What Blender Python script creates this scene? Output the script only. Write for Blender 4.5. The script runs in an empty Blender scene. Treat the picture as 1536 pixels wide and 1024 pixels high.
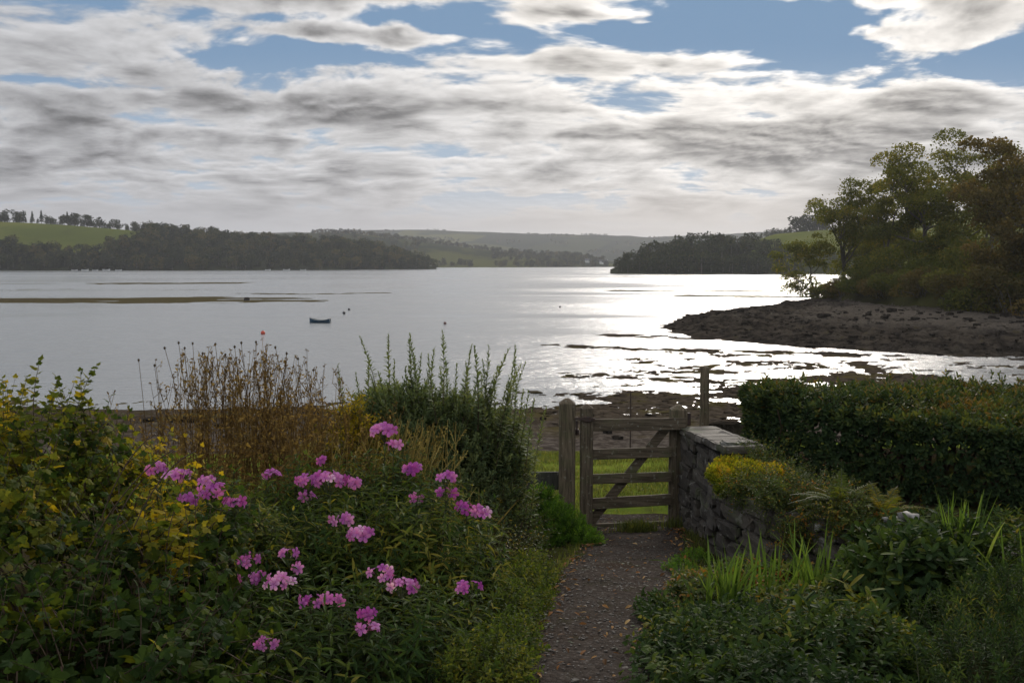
import bpy, bmesh, math, random
import numpy as np
R = math.radians
SC = bpy.context.scene
COL = SC.collection

# ------------------------------------------------------------------ camera model
EYE, F, PITCH = 7.0, 1493.0, R(4.52)
CP, SP = math.cos(PITCH), math.sin(PITCH)
def at(px, py, d):
    """world point seen at photo pixel (px, py), d metres in front of the camera"""
    u, v = (px - 768) / F, (512 - py) / F
    y = CP + v * SP
    t = d / y
    return np.array([u * t, d, EYE + (-SP + v * CP) * t])

# ------------------------------------------------------------------ numpy noise
_pr = np.random.RandomState(11)
_PERM = np.concatenate([_pr.permutation(256)] * 3)
_VAL = _pr.rand(256) * 2 - 1
def vnoise(x, y, s=0):
    xi, yi = np.floor(x).astype(int), np.floor(y).astype(int)
    fx, fy = x - xi, y - yi
    fx, fy = fx * fx * fx * (fx * (fx * 6 - 15) + 10), fy * fy * fy * (fy * (fy * 6 - 15) + 10)
    def h(a, b):
        return _VAL[_PERM[(_PERM[(a + s * 17) & 255] + b) & 255]]
    a = h(xi, yi) * (1 - fx) + h(xi + 1, yi) * fx
    b = h(xi, yi + 1) * (1 - fx) + h(xi + 1, yi + 1) * fx
    return a * (1 - fy) + b * fy
def fbm(x, y, o=4, s=0, g=.5):
    t, a, n = 0, 1, 0
    for i in range(o):
        t = t + a * vnoise(x * 2 ** i + i * 13.7, y * 2 ** i + i * 7.3, s + i); n += a; a *= g
    return t / n
def ridged(x, y, o=4, s=0):
    t, a, n = 0, 1, 0
    for i in range(o):
        t = t + a * (1 - 2 * np.abs(vnoise(x * 2 ** i + i * 3.1, y * 2 ** i + i * 9.2, s + i))); n += a; a *= .5
    return t / n
def sst(a, b, x):
    t = np.clip((x - a) / (b - a), 0, 1)
    return t * t * (3 - 2 * t)
def poly_sd(x, y, poly):
    """signed distance, positive inside"""
    P = np.array(poly, float); Q = np.roll(P, -1, 0)
    best = np.full(x.shape, 1e18); ins = np.zeros(x.shape, bool)
    for (ax, ay), (bx, by) in zip(P, Q):
        dx, dy = bx - ax, by - ay
        t = np.clip(((x - ax) * dx + (y - ay) * dy) / (dx * dx + dy * dy), 0, 1)
        best = np.minimum(best, (x - ax - t * dx) ** 2 + (y - ay - t * dy) ** 2)
        c = ((ay > y) != (by > y))
        xs = ax + (y - ay) * dx / (dy if dy else 1e-9)
        ins ^= c & (x < xs)
    d = np.sqrt(best)
    return np.where(ins, d, -d)
def line_d(x, y, pts):
    P = np.array(pts, float); best = np.full(x.shape, 1e18)
    for (ax, ay), (bx, by) in zip(P[:-1], P[1:]):
        dx, dy = bx - ax, by - ay
        t = np.clip(((x - ax) * dx + (y - ay) * dy) / (dx * dx + dy * dy), 0, 1)
        best = np.minimum(best, (x - ax - t * dx) ** 2 + (y - ay - t * dy) ** 2)
    return np.sqrt(best)

# ------------------------------------------------------------------ mesh builder
class MB:
    def __init__(s):
        s.V, s.L, s.C, s.T, s.M, s.n = [], [], [], [], [], 0
    def add(s, V, Fs, mat=0, tint=0.):
        V = np.asarray(V, float).reshape(-1, 3)
        s.V.append(V); s.L.append(np.array([i for f in Fs for i in f], int) + s.n)
        s.C.append(np.array([len(f) for f in Fs], int)); s.M.append(np.full(len(Fs), mat, int))
        s.T.append(np.broadcast_to(np.asarray(tint, float), (len(V),)).copy()); s.n += len(V)
    def arr(s, V, L, C, mat=0, tint=0.):
        s.V.append(V); s.L.append(L + s.n); s.C.append(C)
        s.M.append(np.broadcast_to(np.asarray(mat), (len(C),)).copy())
        s.T.append(np.broadcast_to(np.asarray(tint, float), (len(V),)).copy()); s.n += len(V)
    def tmpl(s):
        return dict(V=np.concatenate(s.V), L=np.concatenate(s.L), C=np.concatenate(s.C), T=np.concatenate(s.T), M=np.concatenate(s.M))
    def scatter(s, T, P, Rm, S=1., tint=0.):
        P = np.asarray(P, float).reshape(-1, 3); k = len(P)
        if k == 0: return
        n = len(T['V'])
        S = np.asarray(S, float)
        S = np.broadcast_to(S[..., None] if S.ndim == 1 else S, (k, 3)) if S.ndim else np.full((k, 3), float(S))
        V = np.einsum('kij,knj->kni', Rm, T['V'][None] * S[:, None, :]) + P[:, None, :]
        tint = np.broadcast_to(np.asarray(tint, float), (k,))
        s.arr(V.reshape(-1, 3), (T['L'][None] + (np.arange(k) * n)[:, None]).ravel(), np.tile(T['C'], k),
              np.tile(T['M'], k), (T['T'][None] + tint[:, None]).ravel())
    def tube(s, pts, rad, sides=5, mat=0, tint=0., cap=False):
        P = np.asarray(pts, float); m = len(P)
        rad = np.broadcast_to(np.asarray(rad, float), (m,))
        D = np.gradient(P, axis=0); D /= np.linalg.norm(D, axis=1)[:, None] + 1e-12
        ref = np.array([1., 0, 0]) if abs(D[:, 0]).mean() < .7 else np.array([0, 1., 0])
        X = np.cross(D, ref); X /= np.linalg.norm(X, axis=1)[:, None] + 1e-12
        Y = np.cross(D, X)
        a = np.arange(sides) * 2 * math.pi / sides
        V = P[:, None] + rad[:, None, None] * (np.cos(a)[None, :, None] * X[:, None] + np.sin(a)[None, :, None] * Y[:, None])
        i = (np.arange(m - 1) * sides)[:, None] + np.arange(sides)[None]
        j = (np.arange(m - 1) * sides)[:, None] + ((np.arange(sides) + 1) % sides)[None]
        L = np.stack([i, j, j + sides, i + sides], -1).reshape(-1)
        C = np.full((m - 1) * sides, 4)
        if cap:
            L = np.concatenate([L, np.arange(sides), np.arange(sides) + (m - 1) * sides]); C = np.concatenate([C, [sides, sides]])
        s.arr(V.reshape(-1, 3), L, C, mat, tint)
    def grid(s, V, mat=0, tint=0., mask=None):
        """V (a, b, 3) -> quads"""
        a, b = V.shape[:2]
        i = (np.arange(a - 1)[:, None] * b + np.arange(b - 1)[None])
        q = np.stack([i, i + 1, i + b + 1, i + b], -1).reshape(-1, 4)
        if mask is not None:
            q = q[mask.ravel()]
            used, inv = np.unique(q, return_inverse=True)
            s.arr(V.reshape(-1, 3)[used], inv.ravel(), np.full(len(q), 4), mat, tint)
        else:
            s.arr(V.reshape(-1, 3).copy(), q.ravel(), np.full(len(q), 4), mat, tint)
    def build(s, name, mats, parent=None, smooth=False, loc=None):
        t = s.tmpl()
        V = t['V'] if loc is None else t['V'] - np.asarray(loc)
        me = bpy.data.meshes.new(name)
        me.vertices.add(len(V)); me.vertices.foreach_set('co', V.astype(np.float32).ravel())
        me.loops.add(len(t['L'])); me.loops.foreach_set('vertex_index', t['L'].astype(np.int32))
        me.polygons.add(len(t['C']))
        st = np.concatenate([[0], np.cumsum(t['C'])[:-1]]).astype(np.int32)
        me.polygons.foreach_set('loop_start', st)
        me.polygons.foreach_set('material_index', t['M'].astype(np.int32))
        me.polygons.foreach_set('use_smooth', np.full(len(t['C']), bool(smooth)))
        me.update(calc_edges=True)
        at_ = me.attributes.new('tint', 'FLOAT', 'POINT'); at_.data.foreach_set('value', t['T'].astype(np.float32))
        for m in (mats if isinstance(mats, (list, tuple)) else [mats]): me.materials.append(m)
        o = bpy.data.objects.new(name, me); COL.objects.link(o)
        if parent is not None: o.parent = parent
        elif loc is not None: o.location = loc
        return o

def norm(v):
    v = np.asarray(v, float)
    return v / (np.linalg.norm(v, axis=-1, keepdims=True) + 1e-12)
def frames_LN(L, N):
    y = norm(L); x = norm(np.cross(y, N)); z = np.cross(x, y)
    return np.stack([x, y, z], -1)
def frames_axis(A, roll):
    z = norm(A); ref = np.where(np.abs(z[:, :1]) < .8, np.array([[1., 0, 0]]), np.array([[0, 1., 0]]))
    x = norm(np.cross(ref, z)); y = np.cross(z, x)
    c, s_ = np.cos(roll)[:, None], np.sin(roll)[:, None]
    return np.stack([x * c + y * s_, -x * s_ + y * c, z], -1)
def rotz(a):
    a = np.atleast_1d(np.asarray(a, float)); c, s_ = np.cos(a), np.sin(a); o = np.zeros_like(a)
    return np.stack([np.stack([c, -s_, o], -1), np.stack([s_, c, o], -1), np.stack([o, o, o + 1], -1)], -2)
EYE3 = np.eye(3)[None]
def box_T(sx, sy, sz, bev=.006, seg=1, jit=0, seed=0, cuts=0):
    bm = bmesh.new(); bmesh.ops.create_cube(bm, size=1)
    for v in bm.verts: v.co.x *= sx; v.co.y *= sy; v.co.z *= sz
    if cuts: bmesh.ops.subdivide_edges(bm, edges=bm.edges[:], cuts=cuts, use_grid_fill=True)
    if jit:
        r = random.Random(seed)
        for v in bm.verts: v.co.x += r.uniform(-jit, jit) * sx; v.co.y += r.uniform(-jit, jit) * sy; v.co.z += r.uniform(-jit, jit) * sz
    if bev: bmesh.ops.bevel(bm, geom=[e for e in bm.edges if not cuts or e.calc_face_angle(0) > .6], offset=bev, segments=seg, affect='EDGES', clamp_overlap=True)
    bmesh.ops.recalc_face_normals(bm, faces=bm.faces)
    m = MB(); m.add([tuple(v.co) for v in bm.verts], [[v.index for v in f.verts] for f in bm.faces]); bm.free()
    return m.tmpl()
def loft(m, rings, mat=0, tint=0., caps=True, closed=True):
    """rings: list of (k,3) arrays"""
    k = len(rings[0]); V = np.concatenate(rings); Fs = []
    for i in range(len(rings) - 1):
        for j in range(k if closed else k - 1):
            a, b = i * k + j, i * k + (j + 1) % k
            Fs.append((a, b, b + k, a + k))
    if caps: Fs.append(tuple(range(k - 1, -1, -1))); Fs.append(tuple(range((len(rings) - 1) * k, len(rings) * k)))
    m.add(V, Fs, mat, tint)

# ------------------------------------------------------------------ object helpers
def tag(o, label=None, cat=None, group=None, kind=None):
    if label: o['label'] = label
    if cat: o['category'] = cat
    if group: o['group'] = group
    if kind: o['kind'] = kind
    return o
def empty(name, loc, label, cat, group=None, rz=0):
    o = bpy.data.objects.new(name, None); COL.objects.link(o); o.location = [float(c) for c in loc]; o.rotation_euler = (0, 0, rz)
    o.empty_display_size = .1
    return tag(o, label, cat, group)
KIDS = {}
def kids_of(o):
    return [c for c in bpy.data.objects if c.parent == o]
def dup(o, loc, rz=0, scale=None, label=None, group=None, kids=None):
    c = o.copy(); COL.objects.link(c); c.location = [float(v) for v in loc]; c.rotation_euler = (0, 0, rz)
    if scale is not None: c.scale = scale if isinstance(scale, (tuple, list)) else (scale,) * 3
    if label: c['label'] = label
    if group: c['group'] = group
    for ch in (kids_of(o) if kids is None else kids):
        d = ch.copy(); COL.objects.link(d); d.parent = c
    return c

# ------------------------------------------------------------------ node helpers
class NT:
    def __init__(s, nt): s.nt = nt
    def new(s, typ, **kw):
        n = s.nt.nodes.new(typ)
        for k, v in kw.items(): setattr(n, k, v)
        return n
    def put(s, sock, v):
        if isinstance(v, bpy.types.NodeSocket): s.nt.links.new(v, sock)
        elif v is not None: sock.default_value = v
    def m(s, op, a, b=None, c=None, clamp=False):
        n = s.new('ShaderNodeMath', operation=op, use_clamp=clamp)
        for i, v in enumerate((a, b, c)):
            if v is not None: s.put(n.inputs[i], v)
        return n.outputs[0]
    def noise(s, vec, scale, detail=4, rough=.5, dist=0, out=0, dim='3D'):
        n = s.new('ShaderNodeTexNoise', noise_dimensions=dim)
        s.put(n.inputs['Vector'], vec); s.put(n.inputs['Scale'], scale); n.inputs['Detail'].default_value = detail
        n.inputs['Roughness'].default_value = rough; n.inputs['Distortion'].default_value = dist
        return n.outputs[out]
    def voro(s, vec, scale, feature='F1', out=0):
        n = s.new('ShaderNodeTexVoronoi', feature=feature); s.put(n.inputs['Vector'], vec); n.inputs['Scale'].default_value = scale
        return n.outputs[out]
    def ramp(s, fac, stops, interp='LINEAR'):
        n = s.new('ShaderNodeValToRGB'); s.put(n.inputs[0], fac); cr = n.color_ramp; cr.interpolation = interp
        while len(cr.elements) < len(stops): cr.elements.new(.5)
        for e, (p, c) in zip(cr.elements, stops): e.position = p; e.color = (*c, 1) if len(c) == 3 else c
        return n.outputs[0]
    def mix(s, fac, a, b, blend='MIX'):
        n = s.new('ShaderNodeMix', data_type='RGBA', blend_type=blend); s.put(n.inputs[0], fac)
        for i, v in ((6, a), (7, b)): s.put(n.inputs[i], (*v, 1) if isinstance(v, tuple) and len(v) == 3 else v)
        return n.outputs[2]
    def smooth(s, x, a, b, lo=0., hi=1.):
        n = s.new('ShaderNodeMapRange', interpolation_type='SMOOTHSTEP'); s.put(n.inputs[0], x)
        for i, v in ((1, a), (2, b), (3, lo), (4, hi)): s.put(n.inputs[i], v)
        return n.outputs[0]
    def mapv(s, vec, scale=(1, 1, 1), loc=(0, 0, 0), rot=(0, 0, 0)):
        n = s.new('ShaderNodeMapping'); s.put(n.inputs[0], vec); n.inputs[1].default_value = loc; n.inputs[2].default_value = rot; n.inputs[3].default_value = scale
        return n.outputs[0]
    def bump(s, h, strength=.5, dist=.02, normal=None):
        n = s.new('ShaderNodeBump'); n.inputs['Strength'].default_value = strength; n.inputs['Distance'].default_value = dist
        s.put(n.inputs['Height'], h)
        if normal is not None: s.put(n.inputs['Normal'], normal)
        return n.outputs[0]
def material(name):
    m = bpy.data.materials.new(name); m.use_nodes = True; nt = m.node_tree
    b = nt.nodes['Principled BSDF']; N = NT(nt)
    tc = nt.nodes.new('ShaderNodeTexCoord')
    return m, N, b, tc
def leaf_mat(name, stops, rough=.42, trans=.3, spec=.4, tcol=1.25):
    m, N, b, tc = material(name)
    a = N.new('ShaderNodeAttribute', attribute_name='tint')
    c = N.ramp(a.outputs['Fac'], stops)
    n = N.noise(tc.outputs['Object'], 23., 2)
    c = N.mix(1., c, (1.3, 1.3, 1.15), 'MULTIPLY')
    c = N.mix(N.smooth(n, .35, .7, 0, .35), c, N.mix(1., c, (.62, .7, .5), 'MULTIPLY'))
    N.put(b.inputs['Base Color'], c); b.inputs['Roughness'].default_value = min(.75, rough + .16); b.inputs['Specular IOR Level'].default_value = spec * .42
    if trans:
        trans = min(.55, trans * 1.25)
        t = N.new('ShaderNodeBsdfTranslucent')
        N.put(t.inputs[0], N.mix(1., c, (tcol * 1.1, tcol, tcol * .55), 'MULTIPLY'))
        mx = N.new('ShaderNodeMixShader'); mx.inputs[0].default_value = trans
        m.node_tree.links.new(b.outputs[0], mx.inputs[1]); m.node_tree.links.new(t.outputs[0], mx.inputs[2])
        m.node_tree.links.new(mx.outputs[0], m.node_tree.nodes['Material Output'].inputs['Surface'])
    return m
def plain_mat(name, c1, c2, scale=8., rough=.8, bump=.3, bd=.01, stretch=(1, 1, 1), spec=.3, detail=6):
    m, N, b, tc = material(name)
    v = N.mapv(tc.outputs['Object'], stretch)
    n = N.noise(v, scale, detail, .6)
    N.put(b.inputs['Base Color'], N.mix(N.smooth(n, .3, .7), c1, c2)); b.inputs['Roughness'].default_value = rough
    b.inputs['Specular IOR Level'].default_value = spec
    if bump: N.put(b.inputs['Normal'], N.bump(n, bump, bd))
    return m
# ------------------------------------------------------------------ materials
M = {}
def G(*s): return s
M['vine'] = leaf_mat('vine_leaf', [(0, (.018, .035, .012)), (.35, (.03, .05, .012)), (.6, (.07, .085, .014)), (.8, (.15, .14, .015)), (1, (.26, .19, .015))], .5, .4, .12)
M['phlox_leaf'] = leaf_mat('phlox_leaf', [(0, (.02, .04, .014)), (.5, (.04, .065, .016)), (.8, (.08, .10, .02)), (1, (.17, .15, .03))], .5, .38, .15)
M['petal'] = leaf_mat('phlox_petal', [(0, (.24, .04, .26)), (.5, (.37, .115, .385)), (.8, (.46, .20, .47)), (1, (.58, .35, .58))], .6, .28, .1, 1.)
M['hebe'] = leaf_mat('hebe_leaf', [(0, (.045, .07, .036)), (.5, (.09, .12, .058)), (1, (.15, .17, .07))], .5, .35)
M['fuchsia'] = leaf_mat('small_leaf', [(0, (.02, .035, .014)), (.5, (.045, .065, .018)), (.85, (.09, .09, .02)), (1, (.22, .16, .02))], .36, .3)
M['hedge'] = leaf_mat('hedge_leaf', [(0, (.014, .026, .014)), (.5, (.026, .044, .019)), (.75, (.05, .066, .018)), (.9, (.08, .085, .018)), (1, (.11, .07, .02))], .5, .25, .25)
M['bright'] = leaf_mat('feathery_leaf', [(0, (.03, .07, .012)), (.6, (.06, .13, .016)), (1, (.11, .19, .02))], .5, .4)
M['yellow'] = leaf_mat('yellow_leaf', [(0, (.07, .075, .012)), (.5, (.17, .14, .012)), (1, (.32, .23, .014))], .5, .4)
M['stonecrop'] = leaf_mat('stonecrop_leaf', [(0, (.05, .08, .012)), (.5, (.16, .18, .012)), (.8, (.30, .29, .012)), (1, (.35, .2, .02))], .5, .3)
M['trail'] = leaf_mat('trailing_leaf', [(0, (.03, .05, .016)), (.6, (.06, .08, .022)), (.85, (.13, .12, .02)), (1, (.2, .09, .02))], .45, .3)
M['fern'] = leaf_mat('fern_leaf', [(0, (.03, .05, .012)), (.6, (.065, .085, .016)), (1, (.14, .11, .018))], .5, .4)
M['strap'] = leaf_mat('strap_leaf', [(0, (.035, .065, .016)), (.6, (.07, .12, .024)), (1, (.13, .17, .05))], .38, .4)
M['cover'] = leaf_mat('ground_cover_leaf', [(0, (.014, .028, .012)), (.5, (.03, .052, .016)), (.8, (.06, .085, .02)), (1, (.13, .12, .025))], .5, .3, .15)
M['edging'] = leaf_mat('edging_leaf', [(0, (.03, .05, .012)), (.6, (.06, .085, .016)), (1, (.13, .13, .022))], .5, .4, .15)
M['grass'] = leaf_mat('grass_blade', [(0, (.04, .055, .018)), (.6, (.085, .10, .026)), (1, (.17, .155, .06))], .5, .4)
M['dry'] = leaf_mat('dry_stem', [(0, (.06, .038, .022)), (.5, (.135, .09, .042)), (1, (.25, .18, .075))], .7, .4, .1)
M['straw'] = leaf_mat('straw_stem', [(0, (.10, .075, .025)), (.5, (.20, .15, .05)), (1, (.30, .24, .09))], .7, .2, .2)
M['dead'] = leaf_mat('dead_leaf', [(0, (.06, .03, .015)), (.5, (.16, .07, .025)), (1, (.30, .2, .10))], .6, .2, .2)
M['tree'] = leaf_mat('tree_leaf', [(0, (.036, .048, .014)), (.5, (.08, .088, .022)), (.85, (.14, .13, .028)), (1, (.19, .135, .03))], .6, .5)
M['russet'] = leaf_mat('russet_leaf', [(0, (.034, .032, .012)), (.5, (.075, .06, .02)), (1, (.12, .08, .026))], .6, .3)
M['wood_far'] = leaf_mat('far_leaf', [(0, (.011, .017, .008)), (.5, (.022, .029, .011)), (.8, (.04, .044, .015)), (1, (.07, .058, .02))], .7, .15, .2)
M['seedhead'] = leaf_mat('tiny_flower', [(0, (.55, .52, .5)), (1, (.7, .68, .66))], .6, .2)
M['bark'] = plain_mat('bark', (.05, .042, .034), (.14, .125, .105), 14, .9, .5, .02, (1, 1, .3))
M['twig'] = plain_mat('twig', (.035, .022, .014), (.07, .045, .025), 30, .8, 0)
M['green_stem'] = plain_mat('green_stem', (.03, .05, .016), (.05, .045, .018), 30, .6, 0)

def wood(name, base, light, moss=.5, gr=(1, 1, .08)):
    m, N, b, tc = material(name)
    o = tc.outputs['Object']
    g = N.noise(N.mapv(o, gr), 60, 5, .65)
    g2 = N.noise(N.mapv(o, tuple(q * .4 for q in gr)), 50, 5, .6)
    big = N.noise(o, 5, 5, .6)
    c = N.mix(N.smooth(g, .3, .72), base, light)
    c = N.mix(N.smooth(big, .5, .72, 0, moss), c, (.075, .09, .035))
    c = N.mix(N.smooth(N.noise(o, 28, 3), .62, .7, 0, .45), c, (.22, .22, .18))
    N.put(b.inputs['Base Color'], c); b.inputs['Roughness'].default_value = .85; b.inputs['Specular IOR Level'].default_value = .15
    N.put(b.inputs['Normal'], N.bump(N.m('ADD', g, N.m('MULTIPLY', g2, .5)), .6, .006))
    return m
M['gatewood'] = wood('weathered_gate_timber', (.042, .033, .021), (.125, .10, .07))
M['railwood'] = wood('weathered_rail_timber', (.042, .033, .021), (.125, .10, .07), .5, (.08, 1, 1))
M['postwood'] = wood('weathered_post_timber', (.05, .039, .026), (.15, .12, .08))
M['darkwood'] = wood('dark_fence_timber', (.025, .026, .022), (.06, .06, .05), .3)
M['iron'] = plain_mat('rusty_iron', (.03, .025, .022), (.06, .035, .025), 40, .7, .3, .002)

def stone_mat():
    m, N, b, tc = material('rubble_stone')
    o = tc.outputs['Object']
    a = N.new('ShaderNodeAttribute', attribute_name='tint')
    c = N.ramp(a.outputs['Fac'], [(0, (.022, .017, .013)), (.4, (.042, .034, .026)), (.75, (.075, .063, .048)), (1, (.16, .142, .12))])
    n = N.noise(o, 18, 8, .65)
    c = N.mix(N.smooth(n, .3, .75, 0, .75), c, (.05, .045, .04))
    c = N.mix(N.smooth(N.noise(o, 9, 6, .65), .58, .64, 0, .55), c, (.24, .235, .21))
    c = N.mix(N.smooth(N.noise(o, 4.2, 5, .6), .54, .68, 0, .6), c, (.05, .065, .02))
    N.put(b.inputs['Base Color'], c); b.inputs['Roughness'].default_value = .85
    N.put(b.inputs['Normal'], N.bump(n, .8, .02))
    return m
M['stone'] = stone_mat()
M['mortar'] = plain_mat('old_mortar', (.02, .017, .014), (.04, .035, .03), 30, .95, .5, .01)
M['lichen'] = plain_mat('white_lichen_stone', (.10, .095, .085), (.30, .295, .275), 25, .9, .5, .006)

def ground_mats():
    m, N, b, tc = material('garden_soil')
    o = tc.outputs['Object']
    c = N.mix(N.smooth(N.noise(o, 1.3, 6, .6), .4, .6), (.022, .018, .012), (.05, .055, .018))
    c = N.mix(N.smooth(N.noise(o, 14, 5), .45, .7), c, (.045, .034, .022))
    N.put(b.inputs['Base Color'], c); b.inputs['Roughness'].default_value = .95; b.inputs['Specular IOR Level'].default_value = .0
    N.put(b.inputs['Normal'], N.bump(N.noise(o, 40, 5, .7), .7, .03)); M['soil'] = m
    # gravel path
    m, N, b, tc = material('trodden_gravel')
    o = N.mapv(tc.outputs['Object'], (1, 1, .3))
    v = N.voro(o, 46, 'F1', 1); d = N.voro(o, 46); v2 = N.voro(N.mapv(o, (1, 1, 1), (3, 1, 0)), 21); 
    n = N.noise(o, 2.2, 5)
    c = N.ramp(N.noise(v, 3.1, 1), [(.25, (.042, .037, .033)), (.5, (.062, .055, .05)), (.7, (.088, .08, .074)), (.85, (.14, .13, .12))])
    c = N.mix(N.smooth(n, .45, .7, 0, .7), c, (.045, .034, .026))
    c = N.mix(N.smooth(N.noise(o, 5.5, 4, .6), .55, .72, 0, .6), c, (.035, .036, .018))
    N.put(b.inputs['Base Color'], N.mix(1., c, (.95, .9, .86), 'MULTIPLY')); b.inputs['Roughness'].default_value = .9; b.inputs['Specular IOR Level'].default_value = 0
    h = N.m('SUBTRACT', N.noise(o, 70, 4, .7), N.m('ADD', N.m('MULTIPLY', d, .9), N.m('MULTIPLY', v2, .5)))
    N.put(b.inputs['Normal'], N.bump(h, .9, .018)); M['path'] = m
    # mud flat, wet and weed covered
    m, N, b, tc = material('wet_mud_and_weed')
    o = tc.outputs['Object']
    n = N.noise(o, .35, 7, .62); n2 = N.noise(o, 2.6, 6, .65)
    sx = N.new('ShaderNodeSeparateXYZ'); N.put(sx.inputs[0], o)
    c = N.mix(N.smooth(n2, .35, .7), (.03, .024, .018), (.075, .06, .044))
    c = N.mix(N.smooth(n, .5, .62, 0, .8), c, (.062, .052, .02))
    c = N.mix(N.smooth(sx.outputs['Y'], 130, 165), c, N.mix(N.smooth(n2, .3, .7), (.045, .038, .02), (.09, .075, .04)))
    dry = N.smooth(sx.outputs['Z'], .12, .5)
    c = N.mix(dry, c, N.mix(N.smooth(n2, .4, .65), (.042, .034, .028), (.10, .085, .072)))
    N.put(b.inputs['Base Color'], c); N.put(b.inputs['Roughness'], N.m('ADD', N.m('MULTIPLY', dry, .3), .6)); b.inputs['Specular IOR Level'].default_value = .0
    N.put(b.inputs['Normal'], N.bump(n2, .7, .12)); M['mud'] = m
    # rocky shore
    m, N, b, tc = material('weedy_shore_rock')
    o = tc.outputs['Object']
    n = N.noise(o, .8, 8, .65); n2 = N.noise(o, 4.5, 6, .7); vo = N.voro(o, 1.6, 'DISTANCE_TO_EDGE')
    sx = N.new('ShaderNodeSeparateXYZ'); N.put(sx.inputs[0], o)
    c = N.mix(N.smooth(n, .38, .64), (.02, .017, .014), (.058, .049, .039))
    c = N.mix(N.smooth(n2, .55, .7, 0, .6), c, (.10, .087, .072))
    sh = N.smooth(sx.outputs['Z'], .95, 1.7)
    c = N.mix(sh, c, N.mix(N.smooth(n2, .35, .7), (.062, .053, .044), (.11, .096, .08)))
    c = N.mix(N.smooth(n, .6, .68, 0, .7), c, (.045, .038, .014))
    N.put(b.inputs['Base Color'], c); b.inputs['Roughness'].default_value = .85; b.inputs['Specular IOR Level'].default_value = .0
    N.put(b.inputs['Normal'], N.bump(N.m('ADD', n, N.m('MULTIPLY', n2, .4)), 1., .35)); M['shore'] = m
    # grassy bank / fields
    def field(name, a, bb, dark, sc):
        m, N, b, tc = material(name)
        o = tc.outputs['Object']
        n = N.noise(o, sc, 6, .6); n2 = N.noise(N.mapv(o, (1, .35, 1), (0, 0, 0), (0, 0, .6)), sc * 6, 5, .6)
        c = N.mix(N.smooth(n, .35, .65), a, bb)
        c = N.mix(N.smooth(n2, .5, .75, 0, .5), c, dark)
        N.put(b.inputs['Base Color'], c); b.inputs['Roughness'].default_value = .9; b.inputs['Specular IOR Level'].default_value = 0
        return m
    M['field'] = field('hill_pasture', (.07, .085, .018), (.11, .118, .024), (.052, .062, .017), .01)
    M['bankgrass'] = field('bank_scrub', (.03, .028, .015), (.055, .055, .018), (.03, .024, .014), .06)
    M['floor'] = field('wood_floor', (.016, .02, .010), (.028, .032, .014), (.02, .016, .009), .03)
    M['lawn'] = field('mown_grass', (.07, .10, .016), (.14, .17, .026), (.05, .042, .02), .9)
    # far patchwork hills
    m, N, b, tc = material('far_patchwork')
    o = N.mapv(tc.outputs['Object'], (1, .6, 1), (0, 0, 0), (0, 0, .3))
    v = N.voro(N.mapv(N.noise(o, .002, 2, out=1), (60, 60, 60)), 1); 
    cell = N.voro(o, .0035, 'F1', 1); e = N.voro(o, .0035, 'DISTANCE_TO_EDGE'); n = N.noise(o, .006, 6, .65)
    c = N.ramp(N.noise(cell, 2.3, 1), [(.3, (.02, .025, .012)), (.5, (.04, .046, .016)), (.65, (.08, .082, .022)), (.8, (.03, .028, .015))])
    c = N.mix(N.smooth(n, .47, .6), c, (.02, .026, .013))
    c = N.mix(N.smooth(e, .03, .06, 1, 0), c, (.016, .022, .012))
    N.put(b.inputs['Base Color'], c); b.inputs['Roughness'].default_value = .95; b.inputs['Specular IOR Level'].default_value = 0; M['patch'] = m
    # water
    m, N, b, tc = material('estuary_water')
    o = tc.outputs['Object']
    lanes = N.noise(N.mapv(o, (.006, .018, 1)), 1., 5, .55, .6)
    r1 = N.noise(N.mapv(o, (.55, 1.1, 1)), 1., 4, .6); r2 = N.noise(N.mapv(o, (2.2, 4.6, 1)), 1., 4, .65); r3 = N.noise(N.mapv(o, (.12, .3, 1)), 1., 3, .5)
    k = N.smooth(lanes, .38, .62)
    h = N.m('ADD', N.m('MULTIPLY', r1, .15), N.m('ADD', N.m('MULTIPLY', r2, .05), N.m('MULTIPLY', r3, .22)))
    b.inputs['Base Color'].default_value = (.23, .24, .245, 1)
    N.put(b.inputs['Roughness'], N.m('ADD', .15, N.m('MULTIPLY', k, .09)))
    b.inputs['IOR'].default_value = 1.42
    hh = N.m('MULTIPLY', h, N.m('ADD', .35, N.m('MULTIPLY', k, 1.5)))
    N.put(b.inputs['Normal'], N.bump(hh, 1., 1.)); M['water'] = m
ground_mats()
# ------------------------------------------------------------------ terrain
SHORE = [(400, 70), (120, 66), (60, 69), (44, 71), (34, 75), (25, 83), (19, 95), (15.5, 107), (19, 118), (27, 134), (38, 152), (52, 176), (66, 192), (100, 205), (160, 230), (400, 300)]
BANK = [(400, 78), (130, 80), (75, 86), (56, 95), (51, 108), (50, 125), (50.5, 145), (52, 164), (60, 178), (100, 195), (160, 218), (400, 280)]
TERR = [(1.72, 9.34), (1.80, 9.1), (2.02, 8.3), (1.68, 7.95), (1.72, 7.5), (1.93, 7.02), (2.27, 6.47), (2.72, 5.98), (3.5, 5.62), (9, 5.3), (9, 10.3), (1.72, 10.3)]
GY = [-12, -4, 0, 2, 4, 6, 8, 9.2, 10, 12, 14, 15.2, 18, 22, 28, 34, 38, 44, 47, 52, 60, 75, 110, 160, 300, 1000, 8000]
GZ = [5.9, 5.65, 5.5, 5.46, 5.31, 5.0, 4.69, 4.52, 4.45, 4.36, 4.28, 4.05, 3.0, 1.9, .95, .48, .3, 0.07, .0, -.035, -.05, -.085, -.4, -1.2, -2, -3, -3]
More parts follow.
